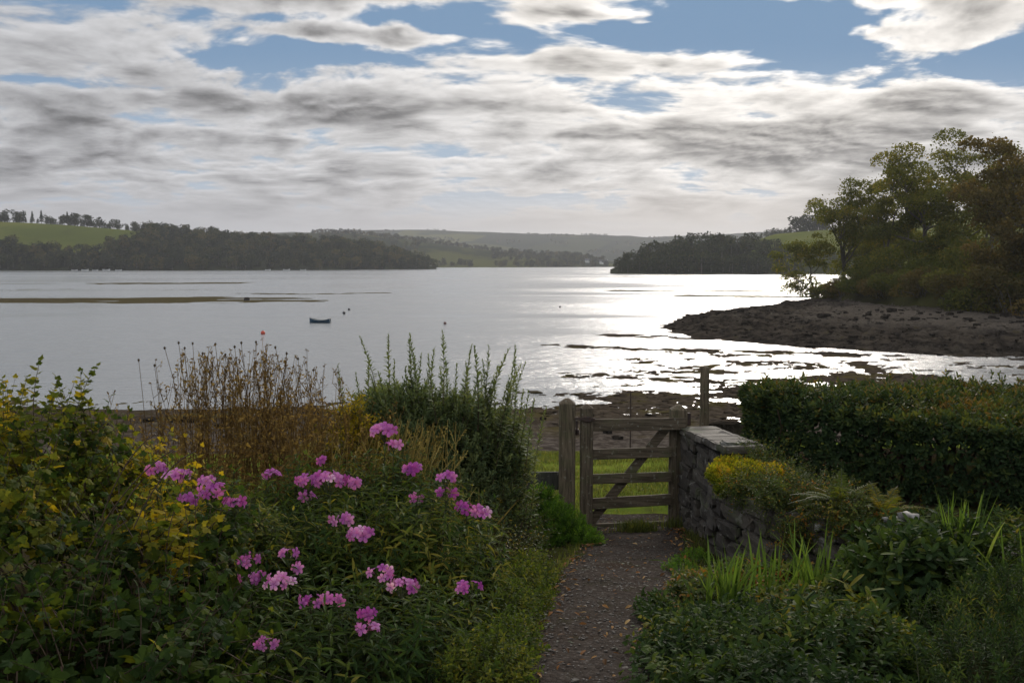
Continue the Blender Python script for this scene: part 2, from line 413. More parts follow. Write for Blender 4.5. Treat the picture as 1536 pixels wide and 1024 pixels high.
BARS = [([(-160, 187), (-95, 186), (-62, 188), (-52, 191)], 17, .24, 900), ([(-170, 184), (-105, 184), (-82, 186)], 13, .5, 900), ([(-260, 335), (-170, 332), (-100, 340)], 16, .25, 900), ([(-160, 262), (-120, 258), (-84, 263)], 7, .2, 60), ([(-62, 228), (-45, 222), (-30, 232)], 4, .2, 50),
        ([(4, 84), (10, 80), (16, 79), (26, 76)], 1.7, .19, 5), ([(28, 250), (50, 246), (90, 252)], 7, .28, 60), ([(60, 330), (85, 320), (150, 330)], 9, .25, 60),
        ([(4, 62), (14, 58), (26, 60)], 1.8, .1, 5), ([(10, 97), (16, 92), (22, 90)], 2.5, .16, 5), ([(36, 210), (60, 205), (80, 212)], 5, .25, 60)]
def hgt(x, y, detail=True):
    x, y = np.asarray(x, float), np.asarray(y, float)
    z = np.interp(y, GY, GZ)
    near = y < 34
    z = z + np.where(near, .03 * fbm(x * 1.2, y * 1.2, 4, 3) * (y > -50), 0)
    z = z + np.where(y < 12, .05 * np.clip(-x - 1.5, 0, 3) + .03 * np.clip(x - 1.6, 0, 4), 0)
    # beach and mud
    ms = sst(30, 38, y) * (1 - sst(120, 180, y))
    r = sst(-.03, .24, x / np.maximum(y, 1))
    mud = .17 * fbm(x * .32, y * .36, 5, 21, .55) + .05 * fbm(x * 1.7, y * 1.7, 3, 41) + .035 * fbm(x * 5, y * 3, 2, 45)
    z = z + ms * (mud * (.25 + .75 * r) + .036 * r * (y > 46) * sst(120, 75, y))
    z = z + sst(32, 37, y) * (1 - sst(45, 48, y)) * .15 * ridged(x * .5, y * .5, 4, 7)
    for pts, w, a, wob in BARS:
        d = line_d(x, y, pts) + .55 * w * fbm(x / w * .5, y / w * .7, 4, 9)
        near_bar = d < w
        top = a * .55 * (1 - np.clip(d / w, 0, 1) ** 2) + .16 * fbm(x / w * 1.6, y / w * 2.6, 5, 61)
        z = np.where(near_bar, np.maximum(z, top - .06), z)
    # right-hand rocky shore and wooded bank
    far = (y > 50) & (x > -20) & (y < 420)
    if far.any():
        xx, yy = x[far], y[far]
        wob = 3.2 * fbm(xx * .09, yy * .07, 4, 31) + 1.0 * fbm(xx * .5, yy * .4, 3, 33)
        s = poly_sd(xx, yy, SHORE) + wob
        sb = poly_sd(xx, yy, BANK) + .8 * fbm(xx * .2, yy * .2, 3, 35)
        zr = np.interp(s, [-8, -2, 0, 2, 6, 14, 25, 45], [-.7, -.15, .02, .3, .6, 1.0, 1.6, 2.1])
        rough = ridged(xx * .22, yy * .16, 5, 51) * .5 + ridged(xx * .8, yy * .6, 4, 57) * .28
        amp = sst(-1, 3, s) * (1 - .75 * sst(14, 24, s)) * .8
        zr = zr + amp * rough * 1.5
        zb = 1.7 + np.interp(sb, [-30, 0, 1.5, 4, 14, 60, 250], [-30, -.3, 1.5, 2.3, 3.2, 10, 30]) + .4 * fbm(xx * .1, yy * .1, 4, 71)
        zz = np.where(s > -8, np.maximum(z[far], zr), z[far])
        z = z.copy(); z[far] = np.where(sb > -.4, np.maximum(zz, zb), zz)
    # garden terrace behind the rubble wall
    nt = (y > 5) & (y < 10.5) & (x > 1.2) & (x < 9.2)
    if nt.any():
        sd = poly_sd(x[nt], y[nt], TERR)
        zt = np.interp(sd, [-.02, .03, .6], [0, 1, 1]) * (5.17 - z[nt] + .05 * fbm(x[nt] * 2, y[nt] * 2, 3, 5))
        z = z.copy(); z[nt] = z[nt] + np.maximum(zt, 0)
    return z
def gz(x, y): return float(hgt(np.array([x]), np.array([y]))[0])

def build_terrain():
    oy = -4.
    a = np.concatenate([np.linspace(-100, -34, 60)[:-1], np.linspace(-34, 34, 760), np.linspace(34, 100, 60)[1:]])
    r = np.concatenate([np.exp(np.linspace(math.log(1.2), math.log(260), 640)), np.exp(np.linspace(math.log(260), math.log(9000), 60))[1:]])
    A, Rr = np.meshgrid(np.radians(a), r)
    X, Y = np.sin(A) * Rr, np.cos(A) * Rr + oy
    Z = hgt(X.ravel(), Y.ravel()).reshape(X.shape)
    V = np.stack([X, Y, Z], -1)
    c = (V[:-1, :-1] + V[1:, 1:]) / 2
    cx, cy = c[..., 0], c[..., 1]
    s = poly_sd(cx.ravel(), cy.ravel(), SHORE).reshape(cx.shape); sb = poly_sd(cx.ravel(), cy.ravel(), BANK).reshape(cx.shape)
    bank = sb > -.2; rock = (s > -6) & ~bank & (cy > 50)
    lawn = (cy > 9.75) & (cy < 16.5) & ~bank
    gard = (cy <= 9.75) & ~bank
    mud = ~(bank | rock | lawn | gard)
    for nm, mk, mt in (('garden_ground', gard, 'soil'), ('lawn', lawn, 'lawn'), ('mudflat', mud, 'mud'), ('rocky_shore', rock, 'shore'), ('river_bank', bank, 'bankgrass')):
        m = MB(); m.grid(V, mask=mk); tag(m.build(nm, M[mt], smooth=True), kind='structure')
    # behind the camera
    m = MB(); xs = np.linspace(-200, 200, 40); ys = np.linspace(-200, -2.6, 40)
    XX, YY = np.meshgrid(xs, ys); m.grid(np.stack([XX, YY, hgt(XX.ravel(), YY.ravel()).reshape(XX.shape) - .05], -1))
    tag(m.build('garden_ground', M['soil'], smooth=True), kind='structure')
    m = MB(); m.grid(np.array([[[-9000, 30., 0], [9000, 30., 0]], [[-9000, 8990., 0], [9000, 8990., 0]]]))
    tag(m.build('water', M['water']), kind='structure')
build_terrain()

# path strip
PATH = [(.25, .5), (.27, 2.5), (.34, 4), (.64, 6), (1.02, 8), (1.16, 9.2), (1.18, 9.9)]
PW = [.36, .36, .36, .4, .46, .42, .5]
def path_c(y): return np.interp(y, [p[1] for p in PATH], [p[0] for p in PATH])
def path_w(y): return np.interp(y, [p[1] for p in PATH], PW)
m = MB(); ys = np.linspace(.5, 9.9, 190); us = np.linspace(-1, 1, 40)
YY, UU = np.meshgrid(ys, us, indexing='ij')
XX = path_c(YY) + UU * (path_w(YY) + .06 * fbm(YY * 2, UU * 0 + np.sign(UU) * 3, 3, 2))
ZZ = hgt(XX.ravel(), YY.ravel()).reshape(XX.shape) + .022 - .035 * UU ** 4 + .012 * fbm(XX * 6, YY * 6, 3, 4)
m.grid(np.stack([XX, YY, ZZ], -1)); tag(m.build('path', M['path'], smooth=True), kind='structure')

# ------------------------------------------------------------------ hills across the water
HILLS = {}
def hill(name, crest, front, d_back, mat, nx=220, ny=44, rough=2., second=None):
    """crest: (px, py, distance); front: (px, distance of the waterline)"""
    px = np.linspace(crest[0][0], crest[-1][0], nx)
    cpy = np.interp(px, [c[0] for c in crest], [c[1] for c in crest]); cd = np.interp(px, [c[0] for c in crest], [c[2] for c in crest])
    fd = np.interp(px, [c[0] for c in front], [c[1] for c in front])
    u = (px - 768) / F
    zc = np.maximum(EYE + (394 - cpy) / F * cd, .2)
    t = np.concatenate([np.linspace(-.15, 1, ny), np.linspace(1, 2, ny // 2)[1:]])
    Tt, U = np.meshgrid(t, u, indexing='ij')
    D = np.where(Tt < 1, fd[None] + (cd - fd)[None] * Tt, cd[None] + d_back * (Tt - 1))
    prof = np.where(Tt < 0, Tt * 8, np.where(Tt < 1, np.sin(np.clip(Tt, 0, 1) * math.pi / 2) ** 1.15, np.cos(np.clip(Tt - 1, 0, 1) * math.pi / 2) ** 1.5))
    X, Y = U * D, D
    Z = np.where(Tt < 0, Tt * 10, zc[None] * prof) + rough * fbm(X * .012, Y * .012, 4, 77) * np.clip(Tt, 0, .5) * (zc[None] > 3)
    Z = np.maximum(Z, np.where(Tt > 0, .3, -9)) - np.where(Tt > 1.95, 6, 0)
    m = MB(); m.grid(np.stack([X, Y, Z], -1))
    if second:
        pxc = (px[:-1] + px[1:])[None] / 2 + 0 * Tt[:-1, :-1]; tcn = (Tt[:-1, :-1] + Tt[1:, 1:]) / 2; m.M[0] = np.where(second[1](pxc, tcn).ravel(), 0, 1)
        mat = [mat, second[0]]
    o = tag(m.build(name, mat, smooth=True), kind='structure')
    def z_at(x, y):
        uu = np.asarray(x) / np.asarray(y)
        c, f = np.interp(uu, u, cd), np.interp(uu, u, fd); zz = np.interp(uu, u, zc)
        tt = np.where(y < c, (y - f) / (c - f), 1 + (y - c) / d_back)
        p = np.where(tt < 1, np.sin(np.clip(tt, 0, 1) * math.pi / 2) ** 1.15, np.cos(np.clip(tt - 1, 0, 1) * math.pi / 2) ** 1.5)
        return zz * p + rough * fbm(x * .012, y * .012, 4, 77) * np.clip(tt, 0, .5)
    def pos(px_, t_):
        uu = (np.asarray(px_, float) - 768) / F
        c, f = np.interp(uu, u, cd), np.interp(uu, u, fd)
        d = np.where(np.asarray(t_) < 1, f + (c - f) * t_, c + d_back * (np.asarray(t_) - 1))
        x, y = uu * d, d
        return np.stack([x, y, z_at(x, y)], -1)
    return pos
def in_field(px, t):   # bright pasture on the left hill, in crest coordinates
    lo = np.interp(px, [-400, 0, 70, 140, 190, 230], [.42, .36, .26, .26, .45, .95]); return (px < 225) & (t > lo)
H1 = hill('left_hill', [(-420, 322, 1060), (-100, 330, 1060), (0, 333, 1060), (100, 338, 1060), (200, 346, 1060), (300, 356, 1070), (400, 364, 1090), (500, 369, 1110), (560, 375, 1130), (600, 386, 1140), (632, 397, 1150), (655, 401, 1160)],
          [(-420, 850), (0, 870), (300, 890), (500, 960), (655, 1080)], 300, M['field'], nx=400, ny=90, second=(M['floor'], in_field))
H2 = hill('middle_hill', [(380, 352, 1950), (480, 351, 1950), (530, 351, 1950), (560, 355, 1950), (600, 359, 1950), (650, 366, 1950), (700, 372, 1950), (760, 379, 1950), (850, 384, 1950), (905, 391, 1950), (960, 398, 1950)],
          [(380, 1450), (700, 1500), (960, 1650)], 500, M['patch'], rough=3)
H3 = hill('far_hill', [(-600, 350, 3900), (200, 352, 3900), (480, 350, 3900), (560, 347, 3900), (610, 346, 3900), (655, 347, 3900), (700, 349, 3900), (800, 352, 3900), (900, 354, 3900), (985, 357, 3900), (1100, 352, 3900), (1250, 345, 3900), (1700, 335, 3900), (2200, 345, 3900)],
          [(-600, 2600), (2200, 2600)], 900, M['patch'], nx=320, rough=8)
HL = hill('wooded_headland', [(915, 404, 655), (930, 400, 660), (950, 391, 680), (985, 385, 690), (1050, 377, 700), (1100, 374, 700), (1150, 380, 700), (1200, 380, 700), (1320, 378, 700)],
          [(915, 640), (1000, 620), (1190, 600), (1320, 590)], 120, M['floor'], nx=160)
H4 = hill('right_hill', [(1060, 392, 900), (1120, 365, 900), (1160, 352, 900), (1200, 349, 900), (1240, 346, 900), (1320, 335, 900), (1500, 310, 900), (1800, 290, 900), (2200, 300, 900)],
          [(1060, 720), (1200, 640), (1500, 560), (2200, 560)], 400, M['field'])
# ------------------------------------------------------------------ leaf and shoot templates
def leaf_T(w=.4, st=((0, .12), (.3, .85), (.62, .8), (.85, .4)), fold=.18, curl=.25, petiole=.0):
    """leaf along +Y (unit length), normal +Z, folded along the midrib"""
    V, Fs = [], []
    ys = [s[0] for s in st] + [1.]
    for y, h in list(st):
        zz = -curl * y * y
        V += [(-h * w / 2, y, zz + fold * h * w), (0, y, zz), (h * w / 2, y, zz + fold * h * w)]
    V.append((0, 1, -curl)); k = len(st)
    for i in range(k - 1):
        a = i * 3
        Fs += [(a, a + 1, a + 4, a + 3), (a + 1, a + 2, a + 5, a + 4)]
    a = (k - 1) * 3; Fs += [(a, a + 1, a + 3), (a + 1, a + 2, a + 3)]
    m = MB(); m.add(V, Fs); return m.tmpl()
LANCE = leaf_T(.24, curl=.3); OVATE = leaf_T(.46, curl=.22, fold=.14); ELLIP = leaf_T(.36, ((0, .2), (.25, .75), (.6, 1.), (.85, .7)), .1, .12)
SIMPLE = (lambda m: (m.add([(0, 0, 0), (-.2, .45, .05), (0, 1, -.1), (.2, .45, .05)], [(0, 1, 2), (0, 2, 3)]), m.tmpl())[1])(MB())
def lobed_T(seed=0, cup=.18):
    r = random.Random(seed); m = MB()
    # five pointed lobes with toothed edges
    ang = [-150, -118, -98, -72, -52, -38, -20, 0, 20, 38, 52, 72, 98, 118, 150]
    rad = [.36, .5, .46, .66, .62, .50, .74, 1.0, .74, .50, .62, .66, .46, .5, .36]
    V = [(0, 0, 0)] + [(math.sin(R(a)) * q * .62 * r.uniform(.94, 1.06), .16 + math.cos(R(a)) * q * .62, cup * (q * q) * -.6 + r.uniform(-.04, .04)) for a, q in zip(ang, rad)]
    V[0] = (0, .1, .04)
    Fs = [(0, i + 1, i) for i in range(1, len(ang))]
    V += [(-.012, -.35, .0), (.012, -.35, 0), (.012, .1, .02), (-.012, .1, .02)]; q = len(V) - 4; Fs.append((q, q + 1, q + 2, q + 3))
    m.add(V, Fs); return m.tmpl()
LOBED = [lobed_T(i) for i in range(3)]

def shoot_T(n, length, leafs, size, arr='spiral', el=(75, 25), taper=(.75, 1., .55), twig=.003, seed=0, tt=.15, bend=.0, start=.1, tdir=0., sides=4, droop=0.):
    """leafy shoot growing along +Z: materials 0 twig, 1 leaf"""
    r = np.random.RandomState(seed); m = MB()
    ph0 = r.rand() * 7; t = np.linspace(0, 1, 5)
    bx, by = bend * math.cos(ph0), bend * math.sin(ph0)
    cur = lambda q: np.stack([bx * q ** 2 * length, by * q ** 2 * length, q * length], -1)
    m.tube(cur(t), twig * np.linspace(1, .35, 5), sides, 0)
    if arr == 'spiral': T = np.linspace(start, 1, n); PH = np.arange(n) * 2.39996 + ph0
    elif arr == 'opposite': T = np.repeat(np.linspace(start, 1, n // 2), 2); PH = np.tile([0, math.pi], n // 2) + np.repeat(np.arange(n // 2) * math.pi / 2, 2) + ph0
    else: T = np.linspace(.82, 1, n); PH = np.arange(n) * 2.39996 + ph0
    k = len(T); PH = PH + r.randn(k) * .25
    th = np.radians(np.interp(T, [start, 1], el) + r.randn(k) * 10)
    L = np.stack([np.sin(th) * np.cos(PH), np.sin(th) * np.sin(PH), np.cos(th) - droop], -1)
    Nn = np.stack([-np.cos(th) * np.cos(PH), -np.cos(th) * np.sin(PH), np.sin(th) + .05], -1) + r.randn(k, 3) * .22
    S = size * np.interp(T, [0, .5, 1], taper) * r.uniform(.8, 1.15, k)
    ti = tt * r.randn(k) + tdir * (T - .5)
    P = cur(T); leafs = leafs if isinstance(leafs, list) else [leafs]
    ch = r.randint(0, len(leafs), k)
    for i, lt in enumerate(leafs):
        q = dict(lt); q['M'] = np.full(len(lt['C']), 1); s_ = ch == i
        m.scatter(q, P[s_], frames_LN(L[s_], Nn[s_]), S[s_], ti[s_])
    return m.tmpl()

def bush_points(blobs, n, seed=0, ground=None, inner=.12, top_only=-.4):
    r = np.random.RandomState(seed)
    B = [np.array(b, float) for b in blobs]
    w = np.array([(b[3] * b[4] + b[3] * b[5] + b[4] * b[5]) for b in B]); w /= w.sum()
    P, Nn = [], []
    for i, b in enumerate(B):
        k = int(n * w[i] * 1.6) + 4
        d = norm(r.randn(k, 3)); d = d[d[:, 2] > top_only]
        rad = 1 - np.abs(r.randn(len(d))) * inner
        p = b[:3] + d * b[3:6] * rad[:, None]
        nn = norm(d / b[3:6])
        keep = np.ones(len(p), bool)
        for j, c in enumerate(B):
            if j != i: keep &= (((p - c[:3]) / c[3:6]) ** 2).sum(1) > .72
        P.append(p[keep]); Nn.append(nn[keep])
    P, Nn = np.concatenate(P), np.concatenate(Nn)
    g = hgt(P[:, 0], P[:, 1]); k = P[:, 2] > g + .01
    return P[k], Nn[k]
def bush(m, shoots, blobs, n, seed, scale=(.8, 1.2), up=.5, jit=.35, tint=(.35, .2), inner=.12, top_only=-.4, tint_fn=None, back=.6):
    """leafy shoots over the surface of a union of ellipsoids"""
    r = np.random.RandomState(seed)
    P, Nn = bush_points(blobs, n, seed, inner=inner, top_only=top_only)
    A = norm(Nn + np.array([0, 0, up]) + r.randn(len(P), 3) * jit)
    S = r.uniform(*scale, len(P)); ti = tint[0] + tint[1] * r.randn(len(P)) + .25 * fbm(P[:, 0] * 2.3, P[:, 1] * 2.3 + P[:, 2] * 2.1, 3, seed & 31)
    if tint_fn is not None: ti = ti + tint_fn(P)
    ch = r.randint(0, len(shoots), len(P)); roll = r.rand(len(P)) * 6.28
    # start the shoot inside the bush so that its tip reaches the surface
    for i, T in enumerate(shoots):
        k = ch == i; ln = T['V'][:, 2].max()
        m.scatter(T, P[k] - A[k] * (S[k] * ln * back)[:, None], frames_axis(A[k], roll[k]), S[k], ti[k])
    return P
def stems_into(m, base, blobs, n, seed, rad=.008, mat=0):
    r = np.random.RandomState(seed)
    for i in range(n):
        b = blobs[r.randint(len(blobs))]; e = np.array(b[:3]) + r.uniform(-.7, .7, 3) * np.array(b[3:6]); s = np.array([base[0] + r.randn() * .08 + (e[0] - base[0]) * .3, base[1] + r.randn() * .08 + (e[1] - base[1]) * .3, 0])
        s[2] = gz(s[0], s[1]) - .03
        t = np.linspace(0, 1, 6)[:, None]
        c = s + (e - s) * t + np.array([0, 0, .25 * np.linalg.norm(e - s)]) * (t * (1 - t)) + r.randn(6, 3) * .015
        m.tube(c, rad * np.linspace(1, .4, 6), 5, mat)
def B(px, py, d, rx, ry, rz):
    p = at(px, py, d); return (p[0], p[1], p[2], rx, ry, rz)
def BG(px, py, d, rx, ry, rz):
    p = at(px, py, d); return (p[0], p[1], gz(p[0], p[1]), rx, ry, rz)
def base_of(blobs):
    c = np.array([b[:2] for b in blobs]).mean(0); return np.array([c[0], c[1], gz(c[0], c[1])])
def split_build(m_fol, m_stem, name, label, cat, base, mats_f, mat_s, group=None, fol='foliage', stem='stem'):
    e = empty(name, base, label, cat, group)
    m_fol.build(fol, mats_f, e, loc=base, smooth=False)
    if m_stem is not None: m_stem.build(stem, mat_s, e, loc=base, smooth=True)
    return e
def nudge(T, k=1.):
    return T
# ------------------------------------------------------------------ left-hand planting
V2 = [M['twig'], M['vine']]
vine_sh = [shoot_T(9, .34, LOBED, .085, 'spiral', (85, 40), (.9, 1., .45), .0028, s, .14, .35, droop=.3) for s in range(5)]
vb = [B(-40, 800, 4.9, .9, .8, .68), B(105, 800, 4.9, .55, .6, .62), B(190, 830, 4.8, .5, .5, .5), B(60, 930, 3.9, .65, .55, .42), B(225, 905, 4.0, .42, .45, .38), B(290, 850, 4.5, .36, .45, .36), B(-160, 860, 4.0, .8, .8, .6),
      B(60, 1010, 3.2, .6, .4, .25), B(250, 1000, 3.4, .38, .35, .22)]
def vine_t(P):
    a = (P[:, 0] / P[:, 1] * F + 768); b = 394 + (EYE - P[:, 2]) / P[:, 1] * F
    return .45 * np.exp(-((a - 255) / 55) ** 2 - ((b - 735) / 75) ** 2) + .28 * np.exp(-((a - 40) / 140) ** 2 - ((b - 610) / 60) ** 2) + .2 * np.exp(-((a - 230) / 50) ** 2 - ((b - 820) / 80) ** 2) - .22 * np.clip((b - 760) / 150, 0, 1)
mf, ms = MB(), MB()
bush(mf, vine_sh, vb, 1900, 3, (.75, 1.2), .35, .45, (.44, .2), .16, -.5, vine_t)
r_ = np.random.RandomState(5)
long_sh = [shoot_T(17, .36, LOBED, .085, 'spiral', (80, 35), (1., 1, .5), .0032, 20 + s, .14, .25, droop=.2) for s in range(3)]
for px, py, d in [(25, 640, 4.9), (70, 645, 4.8), (110, 640, 5.1), (130, 650, 4.9), (5, 640, 4.6), (55, 660, 4.5), (-20, 630, 5), (170, 680, 4.9), (95, 655, 5)]:
    p = at(px, py, d); mf.scatter(long_sh[r_.randint(3)], p, frames_axis(np.array([[r_.uniform(-.3, .3), r_.uniform(-.2, .2), 1]]), r_.rand(1) * 6), r_.uniform(.6, 1.0), .6)
stems_into(ms, base_of(vb), vb, 60, 6, .007)
for i in range(6):   # bare arching canes showing between the leaves
    p = at(r_.uniform(20, 300), r_.uniform(760, 1000), r_.uniform(3.5, 4.4)); q = p + np.array([r_.uniform(.1, .35), r_.uniform(-.2, .2), r_.uniform(.2, .45)])
    t = np.linspace(0, 1, 7)[:, None]; ms.tube(p + (q - p) * t + np.array([0, -.05, .1]) * t * (1 - t) * 2, .0025, 5)
split_build(mf, ms, 'vine_shrub', 'sprawling shrub of toothed lobed leaves going yellow, filling the corner beside the pink phlox', 'shrub', base_of(vb), V2, M['twig'])

# dry perennial stalks
STN0 = box_T(1, 1, 1, .28, 2)
def dry_plant(name, label, rect, n, seed, hmax, mat, col, spread=.35, leafy=16, mname='dry'):
    r = np.random.RandomState(seed); m = MB(); x0, x1, d0, d1, topf = rect
    T = dict(SIMPLE)
    for i in range(n):
        d = r.uniform(d0, d1); px = r.normal((x0 + x1) / 2, (x1 - x0) / 3.2); px = np.clip(px, x0 - 30, x1 + 30)
        tp = topf(px) + abs(r.randn()) * 34 - 12 * (r.rand() < .15)
        top = at(px + r.randn() * 14, tp, d); bx = (px - 768) / F * d * 1. + r.randn() * .08
        b = np.array([bx, d + r.randn() * .05, gz(bx, d)])
        t = np.linspace(0, 1, 8)[:, None]; c = b + (top - b) * t + r.randn(3) * .05 * t * (1 - t) * 4 + np.cumsum(r.randn(8, 3) * .006, 0)
        ti = r.uniform(.1, .8)
        m.tube(c, .0032 * np.linspace(1, .4, 8), 4, 0, ti)
        H = np.linalg.norm(top - b)
        for k in range(r.randint(5, 10)):
            q = r.uniform(.4, .95); s0 = c[0] * (1 - q) + c[-1] * q if False else c[min(7, int(q * 7))] + (c[min(7, int(q * 7) + 1)] - c[min(7, int(q * 7))]) * (q * 7 % 1)
            dr = norm(np.array([r.randn(), r.randn() * .6, 1.7 + r.rand()])); ln = r.uniform(.08, .26) * (1.1 - q * .5) * H / 1.4
            e = s0 + dr * ln; mid = (s0 + e) / 2 + r.randn(3) * .012
            m.tube([s0, mid, e], [.0024, .002, .0012], 3, 0, ti)
            kk = r.randint(3, 7)
            P = s0 + (e - s0) * r.uniform(.3, 1.05, (kk, 1)) + r.randn(kk, 3) * .006
            m.scatter(T, P, frames_LN(r.randn(kk, 3) + np.array([0, 0, .6]), r.randn(kk, 3)), r.uniform(.014, .038, kk), r.uniform(0, .9, kk))
        kk = leafy; q = r.uniform(.08, .8, kk); idx = (q * 7).astype(int)
        P = c[idx] + r.randn(kk, 3) * .012
        m.scatter(T, P, frames_LN(r.randn(kk, 3) + np.array([0, 0, -.1]), r.randn(kk, 3)), r.uniform(.025, .07, kk), r.uniform(0, .9, kk))
        m.scatter(T, np.repeat(c[-1:], 5, 0), frames_LN(r.randn(5, 3) + np.array([0, 0, .3]), r.randn(5, 3)), .02, .1)
    bp = np.array([((x0 + x1) / 2 - 768) / F * (d0 + d1) / 2, (d0 + d1) / 2, 0]); bp[2] = gz(bp[0], bp[1])
    o = m.build(name, mat, loc=bp); return tag(o, label, 'dry plant', 'dead perennials standing behind the phlox')
top1 = lambda x: np.interp(x, [180, 230, 290, 340, 390, 430, 480, 520], [600, 550, 530, 535, 518, 526, 545, 590])
dry_plant('dry_perennial', 'tall brown dead perennial with branching seed stalks standing against the water', (225, 500, 6.4, 7.5, top1), 170, 31, 1.6, M['dry'], 0)
dry_plant('dry_perennial', 'thinner rusty dead stalks between the yellow shrub and the tall brown seed stalks', (380, 560, 6.0, 6.8, lambda x: 600 + 0 * x), 70, 32, 1.2, M['dry'], 0, leafy=22)
dry_plant('dry_perennial', 'low dead stems tangled just behind the left phlox heads', (190, 420, 5.6, 6.4, lambda x: 650 + 0 * x), 60, 37, 1.0, M['dry'], 0, leafy=20)

m = MB(); r = np.random.RandomState(39)
for px, py in [(208, 540), (247, 522), (268, 514), (289, 515), (277, 522), (323, 516), (352, 520), (362, 514), (384, 513), (413, 521), (447, 538), (470, 555), (232, 548), (304, 530), (338, 532), (430, 530)]:
    d = r.uniform(6.5, 7.2); tp = at(px, py, d); x = tp[0] + r.randn() * .1; b = np.array([x, d, gz(x, d)]); t = np.linspace(0, 1, 8)[:, None]; c = b + (tp - b) * t + np.array([r.randn() * .05, 0, 0]) * (t - t * t) * 3
    m.tube(c, .0026 * np.linspace(1.2, .6, 8), 4, 0, .25); m.scatter(STN0, [tp], EYE3, np.array([[.014, .014, .02]]), .05)
bp = np.array([at(340, 600, 6.9)[0], 6.9, 0]); bp[2] = gz(bp[0], bp[1]); tag(m.build('dry_perennial', M['dry'], loc=bp), 'sparse taller bare stems tipped with dark round seed heads above the brown stalks', 'dry plant', 'dead perennials standing behind the phlox')

# yellow-leaved shrub in front of the hebe
yl_sh = [shoot_T(10, .22, OVATE, .045, 'spiral', (75, 30), (.8, 1, .6), .002, 40 + s, .2) for s in range(3)]
yb = [B(530, 650, 6.9, .16, .2, .26), B(505, 690, 6.7, .2, .2, .25), B(560, 690, 6.8, .15, .2, .2)]
mf, ms = MB(), MB(); bush(mf, yl_sh, yb, 260, 8, (.7, 1.1), .5, .4, (.5, .25)); stems_into(ms, base_of(yb), yb, 14, 9, .004)
split_build(mf, ms, 'yellow_shrub', 'small bright yellow leaved shrub at the foot of the tall spiky evergreen', 'shrub', base_of(yb), [M['twig'], M['yellow']], M['twig'])

# tall evergreen with upright spiky shoots
hb_sh = [shoot_T(34, .30, ELLIP, .05, 'spiral', (80, 25), (.95, 1, .5), .003, 50 + s, .12, .12) for s in range(4)]
hb_long = [shoot_T(64, .52, ELLIP, .052, 'spiral', (85, 22), (1., 1, .45), .0034, 60 + s, .12, .10) for s in range(4)]
hb = [B(610, 660, 7.4, .42, .45, .42), B(690, 690, 7.5, .45, .5, .52), B(750, 690, 7.6, .24, .35, .36), B(640, 760, 7.2, .5, .45, .5), B(570, 640, 7.6, .22, .3, .3), B(735, 790, 7.3, .3, .4, .4)]
mf, ms = MB(), MB(); bush(mf, hb_sh, hb, 2600, 11, (.8, 1.25), .9, .3, (.56, .2), .14, -.5, back=.75)
for px, py in [(548, 503), (575, 503), (606, 510), (624, 500), (671, 496), (655, 522), (700, 520), (719, 520), (741, 520), (752, 522), (780, 520), (590, 540), (640, 535), (685, 545), (730, 540), (765, 545), (560, 560), (610, 550), (665, 550), (710, 545), (776, 570), (795, 590), (535, 560), (782, 545)]:
    for k in range(3):
        d = 7.4 + r_.uniform(-.3, .3); p = at(px + r_.randn() * 3 + k * r_.randn() * 14, py + k * r_.uniform(18, 50), d); ax = np.array([[(px - 660) * .0016 + r_.randn() * .06, r_.randn() * .08, 1]]); s = r_.uniform(.75, 1.2)
        mf.scatter(hb_long[r_.randint(4)], p - norm(ax) * .52 * s, frames_axis(ax, r_.rand(1) * 6), s, .55 + r_.randn() * .12)
stems_into(ms, base_of(hb), hb, 40, 12, .008)
split_build(mf, ms, 'evergreen_shrub', 'tall grey green shrub with upright leafy spikes rising against the water left of the gate', 'shrub', base_of(hb), [M['twig'], M['hebe']], M['twig'])

# small-leaved shrub sloping down to the path
fb_sh = [shoot_T(18, .26, OVATE, .03, 'opposite', (75, 35), (.9, 1, .6), .002, 70 + s, .16, .3, droop=.15) for s in range(4)]
fb = [B(770, 790, 7.3, .22, .4, .42), B(735, 860, 6.4, .3, .35, .33), B(790, 850, 6.9, .16, .3, .25), B(690, 840, 6.6, .3, .3, .4)]
mf, ms = MB(), MB(); bush(mf, fb_sh, fb, 620, 14, (.75, 1.2), .4, .4, (.42, .24), .14, -.5); stems_into(ms, base_of(fb), fb, 26, 15, .005)
split_build(mf, ms, 'small_leaved_shrub', 'loose small leaved shrub with a few orange leaves between the spiky evergreen and the path', 'shrub', base_of(fb), [M['twig'], M['fuchsia']], M['twig'])

# bright feathery shrub at the gate
ft_sh = [shoot_T(30, .17, LANCE, .036, 'spiral', (65, 20), (.9, 1, .7), .0016, 80 + s, .15) for s in range(3)]
tb = [B(835, 805, 8.2, .24, .25, .27), B(870, 822, 8.1, .18, .22, .17), B(812, 785, 8.4, .2, .25, .3), B(805, 845, 7.9, .2, .2, .22)]
mf, ms = MB(), MB(); bush(mf, ft_sh, tb, 1300, 16, (.7, 1.2), .5, .4, (.5, .24)); stems_into(ms, base_of(tb), tb, 20, 17, .003)
split_build(mf, ms, 'feathery_shrub', 'low bright green feathery shrub by the left gate post', 'shrub', base_of(tb), [M['twig'], M['bright']], M['twig'])

